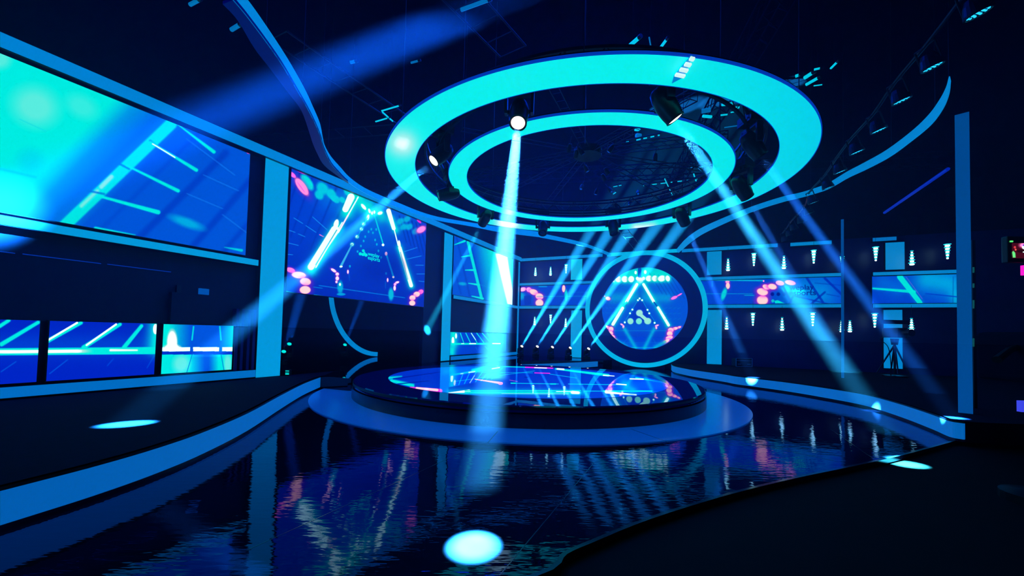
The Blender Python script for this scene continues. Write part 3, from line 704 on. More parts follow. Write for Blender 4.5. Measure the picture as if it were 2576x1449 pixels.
# ------------------------------------------------------------------ left wall light boxes and screens
def lightpiece(name, label, cat, fn, s0, s1, z0, z1, m, o1=0.05, o0=-0.12, group=None, back=True):
    """a light box : housing + lit face"""
    c = fn((s0 + s1) / 2, z0, 0)
    root = empty(name, c, label, cat, group)
    h = MB(); wallbox(h, fn, s0, s1, z0, z1, o0, o1 - 0.012); h.build('housing', m_black, root)
    f = MB(); wallbox(f, fn, s0 + .01, s1 - .01, z0 + .01, z1 - .01, o1 - 0.012, o1); o = f.build('lit_face', m, root)
    return root
lightpiece('light_beam_fascia', 'long lit white fascia running along the top of the left wall above all its screens', 'light fascia', lw, -3, 20.42, 5.50, 5.735, m_lbtop, 0.10)
lightpiece('light_beam_fascia', 'lit white fascia directly under the huge screen at the far left', 'light fascia', lw, -3, 5.87, 2.91, 3.06, m_lbcol, 0.08)
lightpiece('light_beam_fascia', 'lit white sill under the row of low screens at the far left', 'light fascia', lw, -3, 5.92, 0.345, 0.525, m_lblow, 0.08)
lightpiece('light_beam_fascia', 'lit fascia under the narrow screen between the second column and the corner', 'light fascia', lw, 13.87, 20.15, 2.865, 3.02, m_lbtop, 0.08)
lightpiece('light_beam_fascia', 'lit sill at the foot of the left wall beside the back corner', 'light fascia', lw, 13.8, 20.15, 0.345, 0.52, m_lblow, 0.08)
lightpiece('light_column', 'tall wide lit column between the huge left screen and the tunnel screen', 'light column', lw, 5.95, 6.555, 0.32, 5.52, m_lbcol, 0.02)
lightpiece('light_column', 'tall lit column just right of the tunnel screen', 'light column', lw, 13.2, 13.80, 0.34, 5.46, m_lbcol, 0.02)
lightpiece('light_column', 'slim lit corner post where the left wall meets the back wall', 'light column', lw, 20.2, 20.4, 0.33, 5.48, m_lbtop, 0.02)

def screen(label, fn, s0, s1, z0, z1, content, nx, nz, off=0.0, group=None, extra=None, thick=0.1):
    root = empty('led_screen', fn((s0 + s1) / 2, z0, 0), label, 'screen', group)
    h = MB(); wallbox(h, fn, s0 - .015, s1 + .015, z0 - .015, z1 + .015, off - thick, off); h.build('frame', m_black, root)
    led_quad('display', fn, s0, s1, z0, z1, off + 0.004, content, root, nx, nz)
    if extra: extra(root)
    return root
screen('huge bright screen at the far left showing a glowing window view', lw, 0.2, 5.605, 3.12, 5.45, content_window, 520, 300, 0.0)
screen('first low screen from the left, cut by the edge of the photo', lw, 1.0, 2.53, 0.56, 1.52, content_horizon, 180, 120, 0.0)
screen('wide middle low screen with two slanting white strokes', lw, 2.635, 4.03, 0.56, 1.52, content_horizon, 280, 150, 0.0)
screen('low screen with a bright white flare, nearest the first column', lw, 4.14, 5.42, 0.555, 1.515, content_horizon, 220, 150, 0.0)
def logo_left(root):
    a = lwpx(*Q4(1032, 950), .004); b_ = lwpx(*Q4(1137, 965), .004); b_[2] = a[2]
    words('weplay', m_textc, root, a, b_, NL, offn=.006)
    a = lwpx(*Q4(1032, 985), .004); b_ = lwpx(*Q4(1142, 1000), .004); b_[2] = a[2]
    words('esports', m_textc, root, a, b_, NL, offn=.006)
screen('big hanging screen showing a neon tunnel with a triangle gate', lw, 6.63, 12.06, 2.40, 5.50, content_tunnel, 420, 380, 0.0, extra=logo_left)
screen('narrow screen with a white flare beside the back corner', lw, 13.90, 19.55, 3.04, 5.47, content_window_small, 300, 220, 0.0)
screen('small low screen at the foot of the left wall near the back corner', lw, 13.82, 18.95, 0.55, 1.50, content_horizon_small, 300, 110, 0.0)

# slats beside the low screens
for k, s_ in enumerate((5.48, 5.60, 5.74, 5.86)):
    od = ('first', 'second', 'third', 'fourth')[k]
    o = MB(); wallbox(o, lw, s_ - .03, s_ + .03, 0.53, 1.9, -0.1, 0.04)
    o = o.build('slat', m_panel); tag(o, 'dark vertical slat, %s of four from the low screens towards the first column' % od, 'slat', 'slats by the first column')
# thin lit lines in the dark recess
for a, b in (((0, 633), (38, 637)), ((57, 638), (254, 664)), ((270, 665), (430, 684))):
    A_, B_ = lwpx(*a, -.1), lwpx(*b, -.1); B_[2] = A_[2] = (A_[2] + B_[2]) / 2
    o = MB().tube(A_, B_, .008).build('recess_rail', mat('dim_rail', (0.1, 0.1, 0.2), .4, emit=(0, 40, 150)))
    tag(o, {0: 'shortest dim rail in the dark recess, at the photo edge', 57: 'long dim rail in the dark recess, the middle of three', 270: 'dim rail in the dark recess nearest the first column'}[a[0]], 'rail')
# equipment box in the recess
eq = empty('equipment_case', lw(4.55, 1.55, -.12), 'dark equipment case standing above the low screens at the left', 'case')
o = MB(); wallbox(o, lw, 4.25, 5.1, 1.54, 2.15, -.12, .0); o.build('case', m_dark, eq)
o = MB(); wallbox(o, lw, 4.75, 4.93, 2.15, 2.28, -.1, -.05); o.build('small_display', mat('dim_display', (.0, .02, .1), .4, emit=(0, 75, 165)), eq)
o = MB(); wallbox(o, lw, 4.35, 4.42, 2.15, 2.3, -.1, -.05); o.build('handle', m_grey, eq)

# hoop in the portal
hp = [(828.5, 744.6), (839.5, 790), (856, 832.7), (874.7, 863), (898, 882), (927, 893.7), (950, 895.6)]
hi = [(838, 745.8), (846.6, 788), (863, 825.6), (886.5, 856), (905, 872.6), (927, 882.4), (950, 885.5)]
OFFR = -3.75
def to_sz(p): P = lwpx(*p, OFFR); return np.array([P @ UL, P[2]])
so = np.array([to_sz(q) for q in hp + hi])
A2 = np.c_[2 * so, np.ones(len(so))]
ctr = np.linalg.lstsq(np.c_[A2[:, :2], np.r_[np.ones(7), np.zeros(7)], np.r_[np.zeros(7), np.ones(7)]], (so ** 2).sum(1), rcond=None)[0]
cs, cz = ctr[0], ctr[1]; ro = math.sqrt(ctr[2] + cs * cs + cz * cz); ri = math.sqrt(ctr[3] + cs * cs + cz * cz)
s_end = to_sz((950, 890))[0]
a_end = -math.acos(max(-1, min(1, (s_end - cs) / ro)))
hoop = MB(); va = []
aa = np.linspace(-math.pi - 1.1, a_end, 60)
fa = []
for i, a in enumerate(aa):
    for r_, of in ((ro, OFFR), (ri, OFFR), (ri, OFFR - .06), (ro, OFFR - .06)):
        va.append(lw(cs + r_ * math.cos(a), max(.33, cz + r_ * math.sin(a)), of))
    if i: fa += [(4 * i - 4 + k, 4 * i - 4 + (k + 1) % 4, 4 * i + (k + 1) % 4, 4 * i + k) for k in range(4)]
fa += [(0, 3, 2, 1), tuple(4 * 59 + k for k in range(4))]
hoop.add(va, fa)
o = hoop.build('light_hoop', m_lbtop); tag(o, 'glowing quarter circle of a hoop standing inside the dark portal on the left', 'light hoop')

# ------------------------------------------------------------------ back wall
lightpiece('light_beam_fascia', 'lit top fascia of the back wall, left of the round screen', 'light fascia', bw, -9.2, -4.55, 5.51, 5.68, m_lbtop, 0.10)
lightpiece('light_beam_fascia', 'short lit fascia piece above the round screen where the curved fascias end', 'light fascia', bw, -4.35, -0.97, 5.51, 5.70, m_lbhoop, 0.10)
lightpiece('light_beam_fascia', 'lit top fascia of the back wall, right of the round screen', 'light fascia', bw, -0.85, 2.98, 5.50, 5.67, m_lbtop, 0.10)
lightpiece('light_beam_fascia', 'second shorter lit piece of the top fascia, left of the slim pole', 'light fascia', bw, 3.42, 4.86, 5.50, 5.66, m_lbtop, 0.10)
lightpiece('light_beam_fascia', 'shortest lit fascia piece, above the far right panel', 'light fascia', bw, 6.16, 6.9, 5.50, 5.66, m_lblow, 0.10)
for (s0, s1, w) in ((-9.15, -5.0, 'left of the round screen'), (-0.3, 5.2, 'right of the round screen')):
    lightpiece('light_shelf', 'lit ledge above the strip screen %s' % w, 'light shelf', bw, s0, s1, 4.16, 4.31, m_lbtop, 0.08)
    lightpiece('light_shelf', 'lit ledge below the strip screen %s' % w, 'light shelf', bw, s0, s1, 2.88, 3.04, m_lbtop, 0.08)
lightpiece('light_shelf', 'lit ledge above the far right strip screen', 'light shelf', bw, 6.17, 8.62, 4.14, 4.29, m_lbtop, 0.08)
lightpiece('light_shelf', 'lit ledge below the far right strip screen', 'light shelf', bw, 6.17, 8.66, 2.87, 3.03, m_lbtop, 0.08)
screen('strip screen of the back wall left of the round screen', bw, -9.1, -5.0, 3.06, 4.14, content_shelf, 320, 110, 0.0)
def logo_right(root):
    a = bwpx(1985.5, 729.5, .004); b_ = bwpx(2047.5, 729.5, .004); b_[2] = a[2]
    words('weplay', m_textd, root, a, b_, -NB, offn=.006)
    a = bwpx(1985.5, 743.2, .004); b_ = bwpx(2052.5, 743.2, .004); b_[2] = a[2]
    words('esports', m_textd, root, a, b_, -NB, offn=.006)
screen('long strip screen with dark lettering, right of the round screen', bw, -0.3, 5.19, 3.06, 4.15, content_shelf, 560, 110, 0.0, extra=logo_right)
screen('strip screen at the far right with a cyan diagonal stroke', bw, 6.17, 8.64, 3.05, 4.12, content_side, 320, 120, 0.0)
lightpiece('wall_light_box', 'small lit panel high on the back wall, left of the round screen', 'light panel', bw, -6.24, -5.62, 4.39, 5.49, m_lbhoop, 0.03)
lightpiece('wall_light_box', 'tall lit panel low on the back wall, behind the row of moving heads', 'light panel', bw, -6.18, -5.58, 0.33, 2.80, m_lbcol, 0.03)
lightpiece('wall_light_box', 'small lit panel high on the back wall, just right of the round screen', 'light panel', bw, 0.22, 0.84, 4.40, 5.49, m_lbfar, 0.03)
lightpiece('wall_light_box', 'tall lit panel low on the back wall, just right of the round screen', 'light panel', bw, 0.25, 0.87, 0.33, 2.81, m_lbfar, 0.03)
lightpiece('wall_light_box', 'small lit panel high above the far right strip screen', 'light panel', bw, 6.57, 7.16, 4.36, 5.45, m_lbfarR, 0.03)
lightpiece('wall_light_box', 'tall lit panel behind the camera tripod at the far right', 'light panel', bw, 6.5, 7.08, 0.5, 2.80, m_lbfarR, 0.03)
# slim pole and right post
def post(name, label, base, h, w, m, yaw):
    root = empty(name, base, label, 'light column')
    u = np.array([math.cos(yaw), math.sin(yaw), 0]); v = np.array([-u[1], u[0], 0]); c = np.asarray(base) + Z * h / 2
    MB().box(c + v * .02, u * w / 2, v * .04, Z * h / 2).build('housing', m_black, root)
    MB().box(c - v * .025, u * w / 2, v * .005, Z * (h / 2 - .005)).build('lit_face', m, root)
    return root
bp_ = pz(2120, 951, .322); post('light_column', 'slim lit pole standing on the right platform in front of the back wall', bp_, 5.2, 0.075, m_lbpost, math.atan2(bp_[1], bp_[0]) - math.pi / 2)
bp_ = pz(2429, 1040, .322); post('light_column', 'thick lit post at the front of the right platform', bp_, 5.24, 0.172, m_lbpost, math.atan2(bp_[1], bp_[0]) - math.pi / 2)

# round screen
RS, RZ, RO = -2.50, 2.83, 0.55
rs = empty('round_screen', bw(RS, 0, RO), 'big round screen framed by a glowing hoop on the back wall', 'round screen')
def wallring(r0, r1, o0, o1, m, name, n=128):
    v = []; f = []
    for i in range(n):
        a = 2 * math.pi * i / n
        for r_, of in ((r1, o1), (r0, o1), (r0, o0), (r1, o0)): v.append(bw(RS + r_ * math.cos(a), RZ + r_ * math.sin(a), of))
        j = (i + 1) % n
        f += [(4 * i + k, 4 * i + (k + 1) % 4, 4 * j + (k + 1) % 4, 4 * j + k) for k in range(4)]
    return mobj(name, v, f, m, rs)
wallring(2.57, 2.78, RO - .1, RO + .02, m_lbhoop, 'glowing_hoop')
wallring(0.01, 2.60, RO - .12, RO - .04, m_panel, 'dark_surround')
R_ = 1.955
sc_, zc_ = RS + .005, RZ + .02
T_, RR_ = np.meshgrid(np.linspace(0, 2 * math.pi, 760, endpoint=False), np.linspace(.01, 1, 210) * R_)
P = bw(0, 0, RO - .03) + (sc_ + RR_ * np.cos(T_))[..., None] * UB + (zc_ + RR_ * np.sin(T_))[..., None] * Z
led_grid('display', P, content_round, rs, wrap=True)
MB().box(bw(RS, .165, RO - .15), UB * 1.0, -NB * .12, Z * .165).build('foot', m_dark, rs)
MB().box(bw(RS, 2.8, 0.2), UB * .3, -NB * .24, Z * .3).build('wall_bracket', m_dark, rs)

# ------------------------------------------------------------------ pendant LED lamps
def pendant_proto(seg_on, up):
    pass
pend_px = [(1347, 684, .8, 0), (1385, 683, .8, 0), (1424, 677, .8, 1), (1345, 808, .8, 0), (1385, 803, .8, 1), (1423, 812, .8, 0),
           (1831.5, 667, 1, 0), (1896.5, 654, 1, 1), (1972, 661, 1, 0), (2047, 647, 1, 1), (1828, 814, 1, 0), (1894, 804, 1, 1), (1967.5, 816, 1, 0), (2044.5, 804, 1, 1),
           (2118.5, 658, .6, 1), (2117, 822, .8, 0), (2138, 822, .8, 0), (2203, 640, 1, 1), (2294, 650, 1, 0), (2383.5, 634, 1, 1), (2200.5, 807, 1, 1), (2293, 817, .8, 0)]
pcache = {}
def pendant(px, py_, k, up):
    P = bwpx(px, py_, 0.35 if px < 2060 else 0.5)
    side = 'left of the round screen' if px < 1500 else ('at the far right' if px > 2100 else 'right of the round screen')
    row = 'upper' if py_ < 730 else 'lower'
    group = 'pendant lamps, %s row %s' % (row, side)
    key = (k, up)
    root = bpy.data.objects.new('pendant_lamp', None); root.location = P; link(root)
    tag(root, plabels[(px, py_)], 'pendant lamp', group)
    if key not in pcache:
        h = .46 * k; n = 5
        glow = MB(); halo = MB(); capm = MB(); cab = MB()
        for i in range(n):
            t = i / (n - 1)                       # 0 bottom .. 1 top
            w = (1 - .55 * t) if not up else (.45 + .55 * t)
            r_ = .07 * w * (k ** .5); z = -h / 2 + h * t
            glow.lathe([(.001, z - .034), (r_ * .8, z - .026), (r_ * 1.1, z), (r_ * .8, z + .026), (.001, z + .034)], 14)
            halo.lathe([(.010, z + .044), (r_ * 1.5, z + .050), (r_ * 1.5, z + .062), (.010, z + .068)], 14)  # cyan discs imitate the glow halo around the lamp
        glow.tube((0, 0, -h / 2 - .02), (0, 0, h / 2 + .02), .008, n=6); halo.tube((0, 0, -h / 2 + .03), (0, 0, h / 2 + .05), .012, n=6)
        capm.tube((0, 0, h / 2 + .02), (0, 0, h / 2 + .12), .03, .015)
        cab.tube((0, 0, h / 2 + .1), (0, 0, h / 2 + .55), .005)
        pcache[key] = [glow.build('glowing_disc_stack', m_bulb, root, world=False), halo.build('glow_halo', m_bulbc, root, world=False),
                       capm.build('cap', m_grey, root, world=False), cab.build('cable', m_black, root, world=False)]
    else:
        for c in pcache[key]:
            d = c.copy(); COL.objects.link(d); d.parent = root
plabels = {}
def _pl():
    names = {}
    for row in ('upper', 'lower'):
        for sd in (0, 1, 2):
            L_ = sorted([q for q in pend_px if (q[1] < 730) == (row == 'upper') and (0 if q[0] < 1500 else 2 if q[0] > 2100 else 1) == sd])
            ords = ['first', 'second', 'third', 'fourth', 'fifth', 'sixth']
            where = ['left of the round screen', 'between round screen and slim pole', 'right of the slim pole'][sd]
            for i, q in enumerate(L_):
                shape = 'widening upward' if q[3] else 'widening downward'
                names[(q[0], q[1])] = 'pendant lamp %s, %s from left, %s row, %s' % (shape, ords[i], row, where)
    plabels.update(names)
_pl()
for q in pend_px: pendant(*q)

# ------------------------------------------------------------------ ceiling rings
RC = (1.333, 7.869)
def ring(name, label, r0, r1, z, paintf):
    root = empty(name, (RC[0], RC[1], z), label, 'ring light')
    MB().lathe([(r0, z + .004), (r1, z + .004), (r1, z + .05), (r0, z + .05), (r0, z + .004)], 200, (RC[0], RC[1], 0)).build('housing', m_black, root)
    T_, RR_ = np.meshgrid(np.linspace(0, 2 * math.pi, 240, endpoint=False), np.linspace(r0, r1, 7))
    P = np.stack([RC[0] + RR_ * np.cos(T_), RC[1] + RR_ * np.sin(T_), np.full_like(T_, z)], -1)
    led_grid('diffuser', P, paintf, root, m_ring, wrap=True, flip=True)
    MB().lathe([(r1, z - .004), (r1 + .012, z - .004), (r1 + .012, z + .028), (r1, z + .028), (r1, z - .006)], 200, (RC[0], RC[1], 0)).build('outer_edge', m_rim, root)
    MB().lathe([(r0 - .008, z - .004), (r0, z - .004), (r0, z + .02), (r0 - .008, z + .02), (r0 - .008, z - .004)], 200, (RC[0], RC[1], 0)).build('inner_edge', m_rim, root)
    for k in range(6):
        a = math.radians(60 * k + 20); x, y = RC[0] + (r0 + r1) / 2 * math.cos(a), RC[1] + (r0 + r1) / 2 * math.sin(a)
        MB().tube((x, y, z + .04), (x, y, 9.4), .006).build('hanging_cable', m_black, root)
    return root
def paint_outer(p):
    p.c[:] = CY
    p.over(np.clip((p.X - 1650) / 500, 0, 1) * .75, (0, 188, 235))
    p.glow(1010, 362, 1015, 362, 36, (225, 240, 230), .95)  # beam hit painted as a whitish patch in the ring colour
    p.glow(1265, 560, 1290, 563, 22, WH, .9); p.glow(1600, 573, 1640, 572, 14, WH, .8)  # further beam hits painted white on the ring
    return p
def paint_inner(p):
    p.c[:] = CY
    p.over(np.clip((p.X - 1700) / 200, 0, 1) * .5, (0, 215, 235)); p.glow(1280, 533, 1284, 533, 12, (190, 240, 230), .9)  # pale patch of a beam hit, painted in
    return p
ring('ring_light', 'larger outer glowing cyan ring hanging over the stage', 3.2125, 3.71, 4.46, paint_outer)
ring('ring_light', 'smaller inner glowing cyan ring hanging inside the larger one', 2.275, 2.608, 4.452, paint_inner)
# circular truss carrying the moving heads between the rings
ct = empty('circular_truss', (RC[0], RC[1], 4.75), 'dark circular truss between the two glowing rings, carrying the moving heads', 'truss')
for nm, r_, z in (('chord', 2.80, 4.78), ('chord', 3.04, 4.78), ('chord', 2.80, 5.02), ('chord', 3.04, 5.02)):
    MB().lathe([(r_ - .02, z - .02), (r_ + .02, z - .02), (r_ + .02, z + .02), (r_ - .02, z + .02), (r_ - .02, z - .02)], 96, (RC[0], RC[1], 0)).build(nm, m_black, ct)
br = MB()
for k in range(72):
    a, b_ = 2 * math.pi * k / 72, 2 * math.pi * (k + 1) / 72
    if k % 2: a, b_ = b_, a
    for r_ in (2.80, 3.04):
        br.tube((RC[0] + r_ * math.cos(a), RC[1] + r_ * math.sin(a), 4.78), (RC[0] + r_ * math.cos(b_), RC[1] + r_ * math.sin(b_), 5.02), .008, n=4, cap=False)
br.build('bracing', m_black, ct)

# ------------------------------------------------------------------ curved ceiling fascias
def fascia(name, label, up, lo, zt, zb, m, soff=None):
    U = [pz(x, y, zt) for x, y in up]; L_ = [pz(x, y, zb) for x, y in lo]
    root = empty(name, U[0], label, 'light fascia')
    A_, B_ = smoothcurve(U, 5), smoothcurve(L_, 5)
    mb = MB(); ribbon(mb, A_, B_, 0.012, 1 if soff is not None else -1); mb.build('lit_face', m, root)
    if soff is not None:
        S_ = smoothcurve([pz(x, y, zb) for x, y in soff], 5); I_ = B_[5:5 + len(S_)]
        v = []; f = []
        for i in range(len(S_)): v += [S_[i], I_[i], I_[i] + Z * .04, S_[i] + Z * .04]
        for i in range(len(S_) - 1): f += [(4 * i + k, 4 * i + (k + 1) % 4, 4 * i + 4 + (k + 1) % 4, 4 * i + 4 + k) for k in range(4)]
        mobj('soffit', v, f, m_soffit, root)
    for i in range(0, len(A_), 12): MB().tube(A_[i] + Z * .0, (A_[i][0], A_[i][1], 9.4), .006).build('hanging_cable', m_black, root)
    return root
z3 = 2.8975
upL = [(150, -40), (185, 0), (265, 110), (400, 310), (500, 470), (600, 650), (660, 780), (710, 900), (730, 1000), (745, 1060), (790, 1140), (870, 1230), (960, 1300), (1159, 1410)]
loL = [(45, -40), (80, 0), (180, 120), (330, 320), (440, 480), (540, 650), (620, 790), (680, 910), (720, 1010), (740, 1085), (790, 1190), (870, 1280), (950, 1350), (1100, 1440)]
upx = [(560 + a / z3, b / z3) for a, b in upL] + [(1060 + a / 3.622, 540 + b / 3.622) for a, b in [(300, 60), (500, 105), (800, 130), (1100, 170), (1400, 235), (1560, 285), (1735, 355)]]
lox = [(560 + a / z3, b / z3) for a, b in loL] + [(1060 + a / 3.622, 540 + b / 3.622) for a, b in [(290, 85), (500, 130), (800, 165), (1100, 210), (1400, 270), (1550, 310), (1725, 382)]]
# measured again over the middle stretch (origin 850,420, scale 5.152)
mid_u = [(30, 0), (150, 130), (330, 260), (560, 370), (800, 470), (1060, 575), (1320, 650), (1700, 715), (2100, 775), (2576, 835)]
mid_l = [(0, 60), (130, 190), (300, 310), (560, 440), (800, 535), (1060, 625), (1320, 700), (1700, 765), (2100, 845), (2576, 905)]
upx = [q for q in upx if q[0] < 852] + [(850 + a / 5.152, 420 + b / 5.152) for a, b in mid_u] + [q for q in upx if q[0] > 1360]
lox = [q for q in lox if q[0] < 848] + [(850 + a / 5.152, 420 + b / 5.152) for a, b in mid_l] + [q for q in lox if q[0] > 1360]
sofo = [(560 + a / z3, b / z3) for a, b in [(0, 30), (110, 150), (230, 350), (345, 500), (465, 660), (570, 800), (620, 930), (655, 1040), (690, 1120), (740, 1205)]] + [(852, 445), (876, 462)]
fascia('curved_fascia', 'long S-curved glowing fascia sweeping from the top left down to the round screen', upx, lox, 5.68, 5.44, m_lbtop, sofo)
k2 = 2.588
upR = [(1960 + a / k2, b / k2) for a, b in [(1105, 498), (1085, 570), (1040, 655), (970, 750), (860, 855), (700, 975), (560, 1055), (440, 1118), (340, 1180), (280, 1208), (150, 1250)]] + [(1480 + a / 2.683, 80 + b / 2.683) for a, b in [(1300, 1115), (1100, 1180), (900, 1260), (750, 1330), (660, 1395), (610, 1449)]] + [(1700, 629)]
loR = [(1960 + a / k2, b / k2) for a, b in [(1112, 530), (1100, 620), (1060, 715), (985, 815), (870, 912), (720, 1022), (570, 1102), (450, 1158), (360, 1210), (285, 1245), (150, 1285)]] + [(1480 + a / 2.683, 80 + b / 2.683) for a, b in [(1300, 1153), (1100, 1218), (900, 1303), (760, 1372), (680, 1430), (640, 1465)]] + [(1707, 636)]
fascia('curved_fascia', 'curved glowing fascia sweeping round from the round screen to the upper right', upR, loR, 5.68, 5.44, m_lbtop)

# ------------------------------------------------------------------ moving heads
BEAMC = (0.016, 0.50, 0.92)
MH = {}
def mh_meshes():
    b = MB(); b.abox(-.17, .17, -.13, .13, -.02, .12); b.tube((0, 0, -.02), (0, 0, -.06), .09, .085, 16)
    b.abox(-.12, .12, -.135, .135, .02, .08)
    MH['base'] = b
    y = MB()
    y.abox(-.20, .20, -.05, .05, -.11, -.06)
    for s in (-1, 1):
        y.add(*hexa([(s * .16, -.055, -.08), (s * .20, -.055, -.08), (s * .20, .055, -.08), (s * .16, .055, -.08)], [(s * .155, -.045, -.36), (s * .195, -.045, -.36), (s * .195, .045, -.36), (s * .155, .045, -.36)]))
    MH['yoke'] = y
    h = MB(); h.lathe([(.001, .20), (.06, .20), (.10, .17), (.125, .08), (.135, -.04), (.125, -.16), (.115, -.22), (.118, -.25), (.105, -.25), (.10, -.235), (.001, -.235)], 24)
    h.tube((-.17, 0, 0), (.17, 0, 0), .03, n=12)
    MH['head'] = h
    l = MB(); l.lathe([(.001, -.252), (.06, -.250), (.092, -.240), (.092, -.234), (.001, -.234)], 24)
    MH['lens'] = l
def hexa(a, b):
    return a + b, [(0, 3, 2, 1), (4, 5, 6, 7), (0, 1, 5, 4), (1, 2, 6, 5), (2, 3, 7, 6), (3, 0, 4, 7)]
mh_meshes()
MHM = {}
def moving_head(label, lens_pt, target, lens_mat, power=0, size=4.6, group=None, floor=False, scale=1.0, col=BEAMC, soft=.055, blend=.5, cut=None):
    """hanging (or floor standing) moving head; lens_pt = world position of the lens, target = aimed point"""
    lp_, tg = Vector([float(v) for v in lens_pt]), Vector([float(v) for v in target])
    d = (tg - lp_).normalized()
    hc = lp_ - d * .245 * scale                    # head pivot
    root = bpy.data.objects.new('moving_head_light', None)
    root.location = hc + Vector((0, 0, (-.33 if floor else .33) * scale)); root.scale = (scale,) * 3
    link(root); tag(root, label, 'moving head light', group)
    flip = -1 if floor else 1
    def part(name, m, parent):
        key = (name, m.name)
        if key not in MHM:
            o = MH[name].build({'base': 'base', 'yoke': 'yoke', 'head': 'head', 'lens': 'lens'}[name], m, parent, world=False, smooth=(name in ('head', 'lens')))
            MHM[key] = o.data
            return o
        return link(bpy.data.objects.new(name, MHM[key]), parent)
    # local frame: hanging has base at z 0 (root), pivot at -.33
    base = part('base', m_black, root); yoke = part('yoke', m_black, root); head = part('head', m_black, root); lens = part('lens', lens_mat, head)
    pan = math.atan2(d.y, d.x) + math.pi / 2
    if floor:
        base.rotation_euler = (math.pi, 0, pan); yoke.rotation_euler = (math.pi, 0, pan)
    else:
        base.rotation_euler = (0, 0, pan); yoke.rotation_euler = (0, 0, pan)
    head.location = (0, 0, .33 if floor else -.33)
    q = d.to_track_quat('-Z', 'X')
    # keep the trunnion axis (local X) aligned with the yoke
    xax = Vector((math.cos(pan), math.sin(pan), 0)); zax = -d; yax = zax.cross(xax).normalized()
    R_m = Matrix((xax, yax, zax)).transposed()
    head.rotation_euler = R_m.to_euler()
    if power:
        l = bpy.data.lights.new('beam', 'SPOT'); l.energy = power * BEAM; l.color = col
        l.spot_size = math.radians(size); l.spot_blend = blend; l.shadow_soft_size = soft
        lo_ = bpy.data.objects.new('beam', l); link(lo_, head); lo_.location = (0, 0, -.255 - soft)
    return root
def ringpt(px, py_, z=None, r=2.93):
    """lens point on the circle between the rings seen at this place"""
    best = None
    for z in np.linspace(3.9, 4.5, 121):
        P = pz(px, py_, z); e = abs(math.hypot(P[0] - RC[0], P[1] - RC[1]) - r)
        if best is None or e < best[0]: best = (e, P)
    return best[1]
g = 'moving heads between the ceiling rings'
KW = 1.0
t1 = pz(1192, 1373, 0)
moving_head('moving head with white-hot lens sending the brightest beam straight down to the front floor', ringpt(1303, 310), t1, m_lens, 33000 * KW, 4.1, g, col=(.06, .74, 1))
moving_head('moving head with white-hot lens at the upper right, beaming to the dark foreground floor', ringpt(1699, 300), pz(2283, 1168, -.06), m_lens, 8000 * KW, 3.5, g, col=(.05, .95, 1))
moving_head('moving head with small white-hot lens at the left, beaming to the carpet', ringpt(1090, 405), pz(320, 1067, .32), m_lens, 6000 * KW, 4.0, g, col=(.02, .55, 1))
moving_head('dark moving head hanging tilted at the lower left of the outer ring', ringpt(1103, 492), (-7, 6.5, 2.5), m_lensoff, 0, 4, g)
moving_head('dark moving head against the ring at the lower left, aiming at the portal', ringpt(1213, 562), lwpx(1075, 830, -.12), m_lensoff, 3200 * KW, 2.6, g, col=(.02, 1, 1))
moving_head('dark moving head left of centre on the far side of the rings', ringpt(1365, 586), (0.3, 6, -2), m_lensoff, 0, 4, g)
moving_head('dark moving head right of centre on the far side of the rings', ringpt(1545, 588), (2.8, 8, -2), m_lensoff, 0, 4, g)
moving_head('dark moving head on the right of the far side, aiming at the first riser spot', ringpt(1724, 563), pz(1895, 955, .25), m_lensoff, 2600 * KW, 3.2, g, col=(.03, .4, 1))
moving_head('dark moving head with a tiny lit lens at the right of the outer ring', ringpt(1880, 496), pz(2185, 1020, .12), m_lensoff, 1500 * KW, 3.4, g, col=(.03, .35, 1))
moving_head('moving head with cyan oval lens at the right of the rings', ringpt(1914, 393), pz(2424, 1086, .1), m_lensc, 4200 * KW, 3.0, g, col=(.02, .35, 1))
# row on the floor by the back wall
Dp = np.array([.56, -1, 1.08])
lab = ['first', 'second', 'third', 'fourth', 'fifth']
for i, (x, y) in enumerate([(1313, 871), (1352, 871.5), (1390, 873), (1435, 875), (1481, 877)]):
    P = py(x, y, 20.4 - i * .18)
    P = bwpx(x, y, 0.55)
    moving_head('white-hot moving head, %s from left of the five on the back platform' % lab[i], P, P + Dp * 5, m_lens, 11000 * KW, 4.2, 'row of moving heads by the back wall', floor=True, scale=.85, col=(.02, .75, 1))
# portal heads
for (x, y, w) in ((728, 865, 'moving head with small cyan lens in the portal, right beside the first column'), (714, 884, 'moving head half hidden behind the first column, low in the portal'),
               (868, 867, 'moving head with small cyan lens in the portal, by the curve of the hoop'), (1070, 872, 'moving head with small cyan lens at the right end of the portal')):
    P = pp(x, y, NL * (DL - 2.6), NL)
    moving_head(w, P, P + np.array([.75, -.9, 1.15]) * 4, m_lensc, 420 * KW, 5.0, 'moving heads in the portal', floor=True, scale=.7, col=(.005, .25, 1))
# big soft beam at the top left
src = pz(1480, -90, 7.0); tg = lwpx(-10, 520, 0)
moving_head('moving head high above the frame sending the broad soft beam to the left screen', src, tg, m_lens, 7000 * KW, 5.2, None, soft=.22, blend=.9, scale=1.4, col=(.004, .2, 1))

